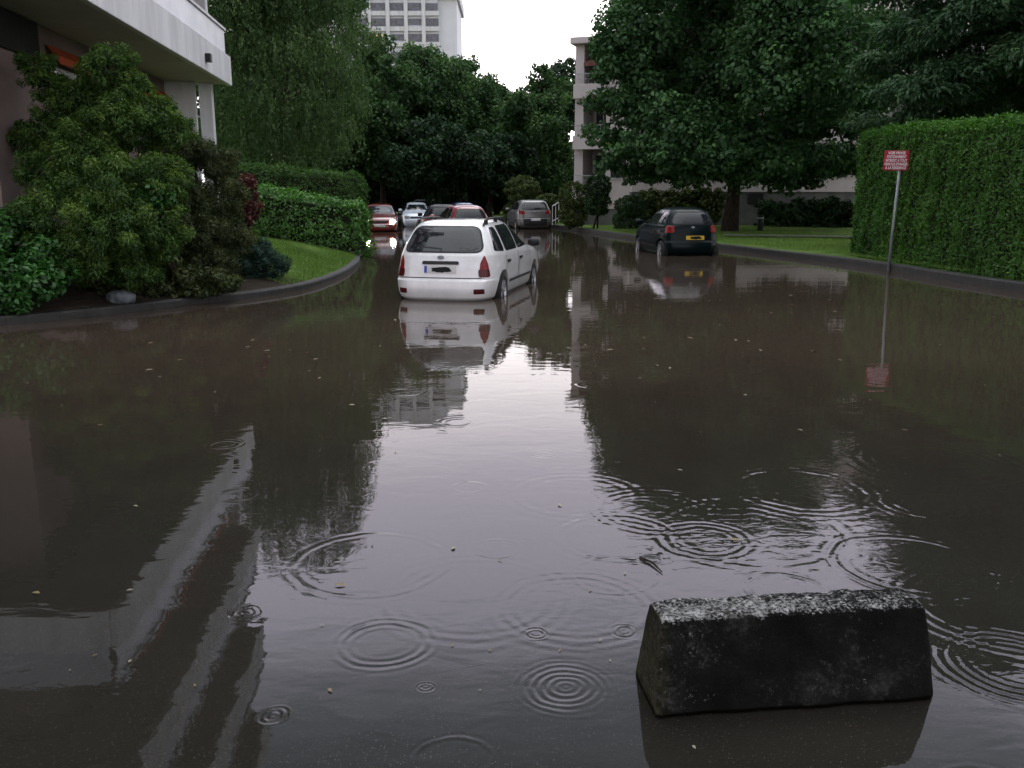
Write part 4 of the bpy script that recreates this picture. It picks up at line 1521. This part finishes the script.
KINDS = {
    'wagon': dict(L=4.45, W=.855, wheels=(.86, 3.42), wr=.30, levels=[
        (.20, .10, 4.32, .74, 7), (.26, .03, 4.40, .80, 7), (.40, 0, 4.44, .835, 7), (.52, .01, 4.44, .85, 7), (.545, .055, 4.40, .85, 7), (.70, .075, 4.35, .855, 6),
        (.84, .11, 4.15, .845, 5.6), (.90, .13, 3.75, .835, 5.4), (.95, .16, 3.32, .815, 5.2), (1.05, .225, 3.02, .775, 5.2), (1.20, .33, 2.70, .705, 5),
        (1.33, .45, 2.40, .63, 4.8), (1.40, .57, 2.20, .56, 4.6), (1.435, .74, 2.02, .46, 4.2)],
        side=[[(.52, .965), (1.00, .94), (1.00, 1.33), (.74, 1.33)], [(1.09, .94), (1.95, .94), (1.93, 1.36), (1.09, 1.345)], [(2.0, .94), (2.98, .96), (2.45, 1.31), (2.26, 1.36), (1.98, 1.36)]],
        rear=[(-.64, .97), (.64, .97), (.51, 1.335), (-.51, 1.335)], front=[(-.69, 1.0), (.69, 1.0), (.56, 1.35), (-.56, 1.35)],
        tail=('tall', [(-.12, .58), (.085, .58), (.07, .77), (.02, .92), (-.07, .80)]), door=[(1.04, .42, 1.95), (1.98, .36, 3.0)], belt=.88),
    'hatch': dict(L=3.62, W=.83, wheels=(.52, 2.89), wr=.29, levels=[
        (.18, .12, 3.50, .72, 6), (.28, .03, 3.58, .79, 6), (.42, 0, 3.62, .82, 6), (.55, .015, 3.61, .83, 6), (.575, .05, 3.58, .83, 6), (.75, .07, 3.50, .83, 6),
        (.90, .09, 3.25, .82, 5), (.97, .11, 2.98, .80, 5), (1.02, .13, 2.78, .775, 4.5), (1.15, .19, 2.50, .70, 4.5), (1.32, .29, 2.13, .60, 4.5),
        (1.42, .40, 1.86, .515, 4.2), (1.475, .56, 1.65, .40, 4)],
        side=[[(.36, 1.06), (.92, 1.02), (.92, 1.37), (.55, 1.37)], [(.99, 1.02), (2.55, 1.02), (2.0, 1.33), (1.8, 1.39), (.99, 1.40)]],
        rear=[(-.57, 1.05), (.57, 1.05), (.44, 1.35), (-.44, 1.35)], front=[(-.62, 1.07), (.62, 1.07), (.46, 1.37), (-.46, 1.37)],
        tail=('block', [(-.17, .82), (.13, .80), (.11, 1.0), (-.13, 1.0)]), door=[(.96, .36, 2.5)], belt=.95),
    'suv': dict(L=4.36, W=.92, wheels=(.82, 3.43), wr=.33, levels=[
        (.24, .14, 4.20, .80, 6), (.36, .03, 4.32, .88, 6), (.52, 0, 4.36, .91, 6), (.70, .02, 4.35, .92, 6), (.73, .07, 4.32, .92, 6), (.90, .09, 4.2, .92, 6),
        (1.00, .11, 3.85, .91, 6), (1.06, .13, 3.40, .895, 6), (1.12, .16, 3.18, .875, 6), (1.28, .24, 2.85, .80, 6), (1.46, .36, 2.45, .71, 6),
        (1.56, .48, 2.18, .64, 6), (1.62, .66, 1.95, .53, 5)],
        side=[[(.5, 1.17), (.95, 1.13), (.95, 1.46), (.72, 1.46)], [(1.02, 1.13), (1.95, 1.13), (1.92, 1.52), (1.02, 1.5)], [(2.0, 1.13), (3.0, 1.14), (2.35, 1.50), (2.0, 1.53)]],
        rear=[(-.68, 1.14), (.68, 1.14), (.56, 1.50), (-.56, 1.50)], front=[(-.74, 1.16), (.74, 1.16), (.6, 1.53), (-.6, 1.53)],
        tail=('block', [(-.24, .93), (.13, .90), (.11, 1.12), (-.16, 1.10)]), door=[(.98, .48, 1.95), (1.98, .45, 3.0)], belt=1.02),
}
BODY = {}


def car(name, label, kind, paintmat, rear, yaw, face='rear', lit=None, plate='plate', roofmat=None, rack=False, tailmat='tail', tail_lower=None, sub=.18,
        privacy=False, group='cars standing in the flooded road'):
    K = KINDS[kind]
    if kind not in BODY:
        me = body_mesh(K['levels'])
        BODY[kind] = (cut_arches(me.copy(), K['wheels'], K['wr'] + .055, K['W']), Skin(me))
    me, skin = BODY[kind]
    me = me.copy()
    me.materials.clear()
    h = np.array((math.sin(yaw), math.cos(yaw)))
    root = empty(name, (rear[0], rear[1], -sub), math.pi / 2 - yaw)
    tag(root, label, 'car', group)
    body = link('body', me, paintmat, root)
    W_, L_ = K['W'], K['L']
    sideL = ((0, 2, 0), (1, 0, 0), (0, 0, 1), (0, -1, 0))
    sideR = ((0, -2, 0), (1, 0, 0), (0, 0, 1), (0, 1, 0))
    rearF = ((-3, 0, 0), (0, 1, 0), (0, 0, 1), (1, 0, 0))
    frontF = ((L_ + 3, 0, 0), (0, 1, 0), (0, 0, 1), (-1, 0, 0))
    for fr_ in (sideL, sideR):
        for pl in K['side']:
            skin.patch('side_window', rr_outline(pl, .07), fr_, M['glass'], root)
        for (dx, zz, dx2) in K['door']:
            skin.strip('door_seam', [(dx, K['belt']), (dx, .5), (dx + .12 if dx > 1.5 else dx + .1, zz)] if True else None, .012, fr_, M['seam'], root)
            skin.strip('door_seam', [(dx2, K['belt'] + .02), (dx2, .45)], .012, fr_, M['seam'], root)
            hx = dx2 - 1.0 + .12 if dx2 - dx > 1 else dx + .12
            sgn = 1 if fr_ is sideL else -1
            hp = skin.hit((dx + .14, 2 * sgn, K['belt'] - .10), (0, -sgn, 0))
            if hp is not None:
                hb = MB(); hb.box(dx + .06, dx + .24, hp.y - .012 * 1 - (0 if sgn > 0 else .012), hp.y + .024 - (0 if sgn > 0 else .012), K['belt'] - .125, K['belt'] - .08)
                bevel(hb.build('door_handle', M['blacktrim'], root), .008)
        # rub strip
        skin.strip('side_trim', [(K['wheels'][0] + K['wr'] + .1, .44), (K['wheels'][1] - K['wr'] - .1, .44)], .05, fr_, M['blacktrim'] if kind != 'wagon' else M['seam'], root, off=.008)
        sgn = 1 if fr_ is sideL else -1
        mx_ = {'wagon': 2.82, 'hatch': 2.38, 'suv': 2.85}[kind]; mz = K['belt'] + .12
        mm = MB()
        vs, fs = [], []
        for j, (ty, sc) in enumerate(((.0, .6), (.06, .95), (.15, 1.0), (.20, .75))):
            for k in range(10):
                t = 2 * math.pi * k / 10
                vs.append((mx_ + .065 * sc * math.cos(t), sgn * (W_ - .01 + ty), mz + .075 * sc * math.sin(t)))
            if j:
                for k in range(10): fs.append((10 * j - 10 + k, 10 * j - 10 + (k + 1) % 10, 10 * j + (k + 1) % 10, 10 * j + k))
        fs += [tuple(range(10)), tuple(range(39, 29, -1))]
        mm.add(vs, fs)
        mm.build('wing_mirror', M['blacktrim'] if kind == 'wagon' else paintmat, root, True)
    # wheels
    for x in K['wheels']:
        for sy in (-1, 1):
            yc = sy * (W_ - .105)
            wr = K['wr']
            ty = MB()
            prof = [(-.09, wr * .66), (-.095, wr * .9), (-.07, wr), (.07, wr), (.095, wr * .9), (.09, wr * .66)]
            n = 28
            vs, fs = [], []
            for (dy, r_) in prof:
                for k in range(n):
                    t = 2 * math.pi * k / n
                    vs.append((x + r_ * math.cos(t), yc + dy, wr + r_ * math.sin(t)))
            for j in range(len(prof) - 1):
                for k in range(n): fs.append((j * n + k, j * n + (k + 1) % n, (j + 1) * n + (k + 1) % n, (j + 1) * n + k))
            ty.add(vs, fs)
            wh = ty.build('wheel', M['tyre'], root, True)
            rm = MB()
            for k in range(7):
                t = 2 * math.pi * k / 7
                rm.bar((x + .03 * math.cos(t), yc + sy * .055, wr + .03 * math.sin(t)), (x + wr * .62 * math.cos(t), yc + sy * .065, wr + wr * .62 * math.sin(t)), .05, .02)
            vs = []
            fs = []
            for j, (r_, dy) in enumerate(((wr * .66, .088), (wr * .58, .06), (.001, .02))):
                for k in range(n):
                    t = 2 * math.pi * k / n
                    vs.append((x + r_ * math.cos(t), yc + sy * dy, wr + r_ * math.sin(t)))
                if j:
                    for k in range(n): fs.append((j * n - n + k, j * n - n + (k + 1) % n, j * n + (k + 1) % n, j * n + k))
            rm.add(vs, fs)
            rm.build('rim', M['rim'], wh, False)
    # rear
    skin.patch('rear_window', rr_outline(K['rear'], .12, 6), rearF, M['glass'], root, .010, 7)
    skin.strip('window_seal', rr_outline([(q[0] * 1.02, q[1] + (.008 if q[1] > 1.2 else -.008)) for q in K['rear']], .12, 6), .026, rearF, M['blacktrim'], root, .008, True)
    zb = K['levels'][4][0]
    skin.strip('tailgate_seam', [(-W_ * .80, zb + .02), (W_ * .80, zb + .02)], .014, rearF, M['seam'], root)
    kindt, tl_ = K['tail']
    for sy in (-1, 1):
        ang = R(38 if kindt == 'tall' else 42)
        D = Vector((math.cos(ang), -sy * math.sin(ang), 0))
        U = Vector((math.sin(ang), sy * math.cos(ang), 0))
        O = Vector((.13, sy * (W_ - .10), 0)) - D * 2
        lamp = skin.patch('tail_light', rr_outline([(a_, b_) for a_, b_ in tl_], .035), (O, U, (0, 0, 1), D), M[tailmat], root, .012, 5)
        if kindt == 'tall':
            skin.patch('lower_lens', rr_outline([(-.12, .585), (.09, .585), (.08, .70), (-.115, .70)], .03), (O, U, (0, 0, 1), D), M['taildark'], lamp, .016, 3)
    if kind == 'wagon':
        skin.patch('plate_garnish', rr_outline([(-.30, .775), (.30, .775), (.29, .825), (-.29, .825)], .02), rearF, M['blacktrim'], root, .02, 3)
        for sy in (-1, 1):
            skin.patch('fog_reflector', rr_outline([(sy * .62 - .075, .32), (sy * .62 + .075, .32), (sy * .62 + .075, .40), (sy * .62 - .075, .40)], .015), rearF, M['taildark'], root, .006, 3)
        pc, pz = .0, .64
    else:
        if kind == 'suv':
            skin.patch('bumper_trim', rr_outline([(-.78, .34), (.78, .34), (.80, .69), (-.80, .69)], .05), rearF, M['blacktrim'], root, .008, 4)
        pc, pz = {'hatch': (-.06, .62), 'suv': (0, .60)}[kind]
    if plate:
        pl = skin.patch('number_plate', rr_outline([(pc - .26, pz), (pc + .26, pz), (pc + .26, pz + .11), (pc - .26, pz + .11)], .01), rearF, M[plate], root, .012, 3)
        rs = np.random.default_rng(3)
        if kind != 'suv':
            ol = []
            for k in range(22):
                t = 2 * math.pi * k / 22
                ol.append((pc - .02 + .17 * math.cos(t) * rs.uniform(.8, 1.1), pz + .055 + .048 * np.sign(math.sin(t)) * abs(math.sin(t)) ** .5 * rs.uniform(.65, 1.0)))
            skin.patch('plate_redaction', ol, rearF, M['redaction'], pl, .016, 3)  # black redaction patch covering the plate characters
        if plate == 'plate':
            skin.patch('blue_band', [(pc + .215, pz + .003), (pc + .258, pz + .003), (pc + .258, pz + .107), (pc + .215, pz + .107)], rearF, M['plateblue'], pl, .015, 2)
    wz = K['rear'][0][1]
    skin.strip('rear_wiper', [(.02, wz - .015), (.0, wz + .04), (.42, wz + .075)] if kind == 'wagon' else [(0, wz - .01), (-.4, wz + .06)], .022, rearF, M['blacktrim'], root, .012)
    # badge: a small generic chrome oval
    skin.patch('badge', [(.055 * math.cos(t), wz - .09 + .032 * math.sin(t)) for t in np.linspace(0, 6.283, 12, endpoint=False)], rearF, M['chrome'], root, .01, 2)
    # front
    skin.patch('windscreen', rr_outline(K['front'], .10, 6), frontF, M['glass'], root, .005, 7)
    zl = K['levels'][5][0] - .02
    for sy in (-1, 1):
        lm = M['chrome']
        if lit: lm = M[lit]
        hl = skin.patch('headlight', rr_outline([(sy * W_ * .70 - .15, zl - .10), (sy * W_ * .70 + .15, zl - .10), (sy * W_ * .70 + .13, zl + .05), (sy * W_ * .70 - .13, zl + .05)], .05), frontF, M['chrome'], root, .008, 4)
        if lit:
            skin.patch('bulb', [(sy * W_ * .70 + .12 * math.cos(t), zl - .03 + .095 * math.sin(t)) for t in np.linspace(0, 6.283, 12, endpoint=False)], frontF, M[lit], hl, .02, 2)
    skin.patch('grille', rr_outline([(-.4, zl - .09), (.4, zl - .09), (.4, zl + .0), (-.4, zl + .0)], .03), frontF, M['blacktrim'], root, .006, 3)
    skin.patch('front_plate', rr_outline([(-.26, .42), (.26, .42), (.26, .53), (-.26, .53)], .01), frontF, M['plate'], root, .01, 3)
    if roofmat:
        t_ = K['levels']
        skin.patch('roof_panel', rr_outline([(.75, -.46), (2.0, -.46), (2.0, .46), (.75, .46)], .1), ((0, 0, 4), (1, 0, 0), (0, 1, 0), (0, 0, -1)), roofmat, root, .006, 4)
    if rack:
        for sy in (-1, 1):
            y = sy * .56
            mb = MB()
            pts = []
            for x in np.linspace(.75, 2.1, 9):
                hz_ = skin.hit((x, y, 4), (0, 0, -1))
                pts.append((x, y, hz_.z + .065))
            pts = [(pts[0][0] - .1, y, pts[0][2] - .075)] + pts + [(pts[-1][0] + .12, y, pts[-1][2] - .085)]
            mb.tube(pts, .017, 6)
            for x in (.8, 1.45, 2.05):
                hz_ = skin.hit((x, y, 4), (0, 0, -1))
                mb.box(x - .05, x + .05, y - .022, y + .022, hz_.z - .01, hz_.z + .065)
            mb.build('roof_rail', M['blacktrim'], root)
    return root


P_white = paint('white_paint', (.78, .78, .78))
P_green = paint('dark_green_paint', (.002, .008, .009), .28, .08, spec=.12)
P_silver = paint('silver_paint', (.17, .165, .165), .35, .5, .4)
P_red = paint('red_paint', (.24, .016, .02), .3)
P_red2 = paint('deep_red_paint', (.16, .02, .018), .3)
P_black = paint('black_paint', (.004, .004, .005), .28, .08, spec=.12)
P_pale = paint('pale_blue_paint', (.52, .58, .66), .3)
P_grey = paint('grey_paint', (.20, .20, .21), .35)
P_blue = paint('blue_paint', (.035, .06, .15), .3)
P_cream = paint('cream_roof_paint', (.55, .48, .45), .35)

car('estate_car', 'white estate car with roof rails standing rear on in the flood', 'wagon', P_white, (-1.14, 13.75), R(12.5), rack=True, sub=.205)
car('hatchback', 'dark green hatchback with yellow plate beside the right lawn', 'hatch', P_green, (5.02, 24.6), R(-7), plate='plateyellow')
car('suv', 'silver grey tall car standing at the far end before the round bush', 'suv', P_silver, (1.2, 45.5), R(-9))
car('hatchback', 'red hatchback with pale roof behind the white estate car', 'hatch', P_red, (-1.40, 31.5), R(-17), roofmat=P_cream)
car('hatchback', 'black car partly hidden left of the red hatchback', 'hatch', P_black, (-2.72, 34.8), R(-4))
car('hatchback', 'pale blue car facing the camera beside the black car', 'hatch', P_pale, (-5.62, 52.2), R(172))
car('estate_car', 'red car facing the camera with bright headlights beside the left hedge', 'wagon', P_red2, (-6.77, 46.0), R(172), lit='lamp')
car('suv', 'grey car roof showing above the pale blue car', 'suv', P_grey, (-6.1, 64), R(180))
car('hatchback', 'blue car showing only its roof beyond the red hatchback', 'hatch', P_blue, (-2.55, 50), R(-14))
car('estate_car', 'dark red car with one small lamp farthest back by the hedge', 'wagon', P_red2, (-9.4, 62.5), R(180 - 10), lit='lamp2')

# ------------------------------------------------------------------ sign
sp = gnd(888, 270.5, 0)
sg = empty('warning_sign', (sp[0], sp[1], 0), 0)
topz = (197 - 153) / 44.9 + 1.6
lean = .04
mb = MB(); mb.tube([(0, 0, -.35), (lean * .5, 0, topz * .5), (lean, 0, topz)], .03, 10)
mb.build('post', M['pole'], sg, True)
pl = MB(); pl.box(lean - .37, lean + .15, -.062, -.045, topz - .42, topz)
bevel(pl.build('sign_plate', M['signred'], sg), .01)
bk = MB(); bk.box(lean - .05, lean + .05, -.044, .04, topz - .12, topz - .07); bk.box(lean - .05, lean + .05, -.044, .04, topz - .36, topz - .31)
bk.build('bracket', M['pole'], sg)
txt = ["VOIE PRIVEE", "STATIONNEMENT", "INTERDIT A TOUT", "VEHICULE ETRANGER", "A LA RESIDENCE"]
cx = lean - .11
for i, t in enumerate(txt):
    cu = bpy.data.curves.new('lettering', 'FONT')
    cu.body = t
    cu.size = .082
    cu.align_x = 'CENTER'
    cu.align_y = 'CENTER'
    cu.extrude = .001
    cu.offset = .0016
    to = bpy.data.objects.new('tmp', cu); COL.objects.link(to)
    dg = bpy.context.evaluated_depsgraph_get()
    me = bpy.data.meshes.new_from_object(to.evaluated_get(dg))
    bpy.data.objects.remove(to)
    me.name = 'lettering'
    wd = max(v.co.x for v in me.vertices) - min(v.co.x for v in me.vertices)
    want = [.36, .40, .44, .48, .43][i]
    o = link('lettering', me, M['signwhite'], sg)
    o.location = (cx, -.0645, topz - .055 - i * .078)
    o.rotation_euler = (R(90), 0, 0)
    o.scale = (want / wd, 1.0, 1)
sg.rotation_euler = (0, R(.6), R(-8))
tag(sg, 'small red sign with white lettering on a leaning grey post before the tall hedge', 'sign')

# ------------------------------------------------------------------ concrete block in front
bk = empty('concrete_block', (.905, 2.685, 0), R(6.5))
L2, w0, w1, zb, zt = .47, .135, .072, -.016, .298
mb = MB()
nx, nz_ = 46, 18
# rounded trapezium section
sec = rr_outline([(-w0, zb), (w0, zb), (w1, zt), (-w1, zt)], .022, 5)
sec2 = []
for i in range(len(sec)):
    a_, b_ = np.array(sec[i]), np.array(sec[(i + 1) % len(sec)])
    n = max(1, int(np.linalg.norm(b_ - a_) / .02))
    for t in np.linspace(0, 1, n, endpoint=False): sec2.append(a_ + (b_ - a_) * t)
sec2 = np.array(sec2)
xs_ = np.concatenate([[-1, -1, -1], np.linspace(-1, 1, nx), [1, 1, 1]])
sc_ = np.concatenate([[.02, .6, .955], np.ones(nx), [.955, .6, .02]])
V, F = [], []
for i, (u, s_) in enumerate(zip(xs_, sc_)):
    for (y, z) in sec2:
        zz = .12 + (z - .12) * s_
        yy = y * s_
        half = L2 - .028 * (zz - zb) / (zt - zb) - (.006 if s_ > .99 and abs(u) > .999 else 0) * 0
        px_ = u * half
        if s_ == 1 and abs(u) == 1: px_ = u * (half - .012)
        V.append((px_, yy, zz))
m_ = len(sec2)
for i in range(len(xs_) - 1):
    for k in range(m_): F.append((i * m_ + k, i * m_ + (k + 1) % m_, (i + 1) * m_ + (k + 1) % m_, (i + 1) * m_ + k))
F += [tuple(range(m_)), tuple(range(len(V) - 1, len(V) - 1 - m_, -1))]
V = np.array(V)
chip = fbm(V, 22, 31) * .0035 + fbm(V, 60, 33) * .0026 + fbm(V, 9, 34) * .003
V[:, 1] += np.sign(V[:, 1]) * chip
V[:, 2] += chip * (V[:, 2] > .25)
edge_ = np.clip((V[:, 2] - .255) / .04, 0, 1)
nick = np.clip(fbm(V, 34, 36) - .45, 0, 1) * .035 * edge_
V[:, 2] -= nick
V[:, 1] *= 1 - nick * 4
mb.add(V, F)
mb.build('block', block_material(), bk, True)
tag(bk, 'weathered dark concrete parking block with pale lichen standing in the water in front', 'concrete block')

# ------------------------------------------------------------------ small things
p = gnd(760, 231, .22)
bo = empty('bollard', tuple(p))
mb = MB(); mb.tube([(0, 0, -.1), (0, 0, .62), (0, 0, .66)], [.12, .12, .06], 12); mb.build('post', M['bin'], bo, True)
mb = MB(); mb.tube([(0, 0, .5), (0, 0, .55)], [.135, .135], 12); mb.build('collar', M['rail'], bo, True)
tag(bo, 'short dark green post on the lawn right of the big tree trunk', 'bollard')

p = gnd(121, 303, .14)
ico = bmesh.new()
bmesh.ops.create_icosphere(ico, subdivisions=3, radius=1)
for v in ico.verts:
    q = np.array(v.co)[None]
    k = 1 + .16 * fbm(q, 2.2, 41)[0] + .05 * fbm(q, 6, 42)[0]
    v.co = Vector((v.co.x * .20 * k, v.co.y * .15 * k, v.co.z * .12 * k))
me = bpy.data.meshes.new('boulder'); ico.to_mesh(me); ico.free()
o = link('boulder', me, M['stone']); o.location = (p[0] - .1, p[1] + .25, .18)
tag(o, 'grey blue stone lying in the bed just behind the left kerb', 'stone')


# floating leaves, each its own object
def leaf_shape():
    V = []
    n = 7
    for i in range(n):
        t = i / (n - 1)
        w = .5 * math.sin(math.pi * t) ** .8 * (1 - .25 * t)
        for s in (-1, 0, 1):
            V.append((t - .5, s * w * .62, .10 * abs(s) * math.sin(math.pi * t) + .05 * (t - .5) ** 2))
    F = []
    for i in range(n - 1):
        for k in range(2):
            F.append((i * 3 + k, i * 3 + k + 1, (i + 1) * 3 + k + 1, (i + 1) * 3 + k))
    mb = MB(); mb.add(V, F)
    me = mb.mesh('floating_leaf', True)
    return me


ms = [leaf_shape(), leaf_shape()]
ms[0].materials.append(M['floatleaf']); ms[1].materials.append(M['floatleaf2'])
spots = [(151, 343), (149, 370), (28, 383), (135, 506), (36, 593), (322, 625), (195, 685), (130, 661), (372, 545), (453, 548), (340, 585), (130, 590), (95, 655), (70, 670), (500, 560), (694, 747), (452, 645),
         (395, 452), (465, 380), (670, 368), (655, 402), (720, 325), (690, 338), (760, 350), (700, 432), (840, 360), (905, 430), (1000, 455), (830, 300), (745, 395), (660, 300), (720, 300), (940, 345), (352, 405), (215, 392), (248, 347),
         (610, 350), (640, 378), (585, 345), (680, 470), (735, 540), (560, 505), (590, 590), (625, 573), (290, 350), (320, 378), (100, 425), (62, 405), (180, 360), (395, 320), (430, 325), (800, 430), (870, 400), (985, 385), (490, 650), (600, 640), (560, 650), (480, 690), (330, 690), (610, 660)]
drift = []
for k_ in range(46):
    i_ = rng.integers(60, 118)
    q_ = LL[min(i_, len(LL) - 1)]
    if q_[1] < 24 and q_[0] > -8:
        o_ = abs(rng.normal()) * .16 + .03
        drift.append((q_[0] - DL[0] * o_, q_[1] - DL[1] * o_ - .02))
for k_ in range(30):
    c_ = [(-2.6, 8.5), (1.9, 9.5), (3.5, 13)][k_ % 3]
    drift.append((c_[0] + rng.normal() * .7, c_[1] + rng.normal() * .9))
for i, sp_ in enumerate(spots + drift):
    p = gnd(sp_[0], sp_[1], .004) if i < len(spots) else np.array((sp_[0], sp_[1], .004))
    o = link('floating_leaf', ms[i % 2])
    s = rng.uniform(.022, .055) * (1 if p[1] > 3.2 else .45) * (1.5 if p[1] > 8 else 1)
    o.location = p
    o.scale = (s, s * rng.uniform(.6, 1), s)
    o.rotation_euler = (rng.uniform(-.15, .15), rng.uniform(-.1, .1), rng.uniform(0, 6.28))
    tag(o, 'small dead leaf floating flat on the brown flood water', 'leaf', 'dead leaves floating on the flood')
# a twig
tw = MB(); a_ = gnd(640, 557, .006); b_ = gnd(662, 572, .006)
tw.tube([a_, (a_ + b_) / 2 + np.array((.01, .01, .004)), b_], [.006, .005, .003], 6)
tag(tw.build('twig', M['bark'], None, True), 'thin dark twig floating above the concrete block', 'twig')

# ------------------------------------------------------------------ light
wd = bpy.data.worlds.new('World')
S.world = wd
wd.use_nodes = True
nt = wd.node_tree
bg = nt.nodes['Background']
SUN_EL, SUN_AZ = R(62), R(20)
sky = N(nt, 'ShaderNodeTexSky', sky_type='NISHITA', sun_disc=False)
sky.sun_elevation = SUN_EL
sky.sun_rotation = SUN_AZ
sky.air_density = 1.5
sky.dust_density = 4
hs = N(nt, 'ShaderNodeHueSaturation')
hs.inputs['Saturation'].default_value = .25
nt.links.new(sky.outputs[0], hs.inputs['Color'])
tc = N(nt, 'ShaderNodeTexCoord')
sp3 = N(nt, 'ShaderNodeSeparateXYZ')
nt.links.new(tc.outputs['Generated'], sp3.inputs[0])
cl = noise(nt, 2.6, 5, .55, None, .4)
mp = N(nt, 'ShaderNodeMapping'); mp.inputs['Scale'].default_value = (1, 1, 3)
nt.links.new(tc.outputs['Generated'], mp.inputs[0])
nt.links.new(mp.outputs[0], [n for n in nt.nodes if n.bl_idname == 'ShaderNodeTexNoise'][0].inputs['Vector'])
# overcast layer by height: bright low down, a darker cloud bank at thirty-five degrees, bright again overhead
kz = math_(nt, 'MAXIMUM', math_(nt, 'ADD', sp3.outputs[2], math_(nt, 'MULTIPLY_ADD', cl, .10, -.05)), 0.0)
grad = ramp(nt, [(0, (.40, .375, .38)), (.225, (.295, .275, .282)), (.31, (.226, .211, .246)), (.43, (.275, .263, .316)), (.52, (.095, .103, .125)),
                 (.60, (.026, .034, .043)), (.72, (.14, .15, .165)), (.85, (.31, .325, .345)), (1, (.35, .36, .375))], kz)
mx = N(nt, 'ShaderNodeMix', data_type='RGBA')
mx.inputs[0].default_value = .9
# cloud layer brighter towards the end of the road, dimmer behind the viewer
az = math_(nt, 'MULTIPLY_ADD', sp3.outputs[1], .28, .72)
sc = N(nt, 'ShaderNodeVectorMath', operation='SCALE')
nt.links.new(grad, sc.inputs[0])
nt.links.new(math_(nt, 'MULTIPLY', az, 100.0), sc.inputs['Scale'])
nt.links.new(hs.outputs[0], mx.inputs[6])
nt.links.new(sc.outputs[0], mx.inputs[7])
nt.links.new(mx.outputs[2], bg.inputs[0])
bg.inputs[1].default_value = .10

sun = bpy.data.lights.new('sun', 'SUN')
sun.energy = .6
sun.angle = R(30)
sun.color = (1, .97, .93)
so = bpy.data.objects.new('sun', sun)
COL.objects.link(so)
so.rotation_euler = (R(90) - SUN_EL, 0, -SUN_AZ + math.pi)
so.location = (0, 0, 60)

vs_ = S.view_settings
vs_.view_transform = 'Standard'
vs_.look = 'None'
vs_.exposure = 0
vs_.gamma = 1
S.render.engine = 'CYCLES'
cy = S.cycles
cy.max_bounces = 6
cy.diffuse_bounces = 2
cy.glossy_bounces = 3
cy.transmission_bounces = 2
cy.transparent_max_bounces = 6
cy.caustics_reflective = False
cy.caustics_refractive = False
cy.sample_clamp_indirect = 30
cy.use_adaptive_sampling = True
cy.adaptive_threshold = .03
cy.max_bounces = 4
cy.use_denoising = True
cy.denoiser = 'OPENIMAGEDENOISE'
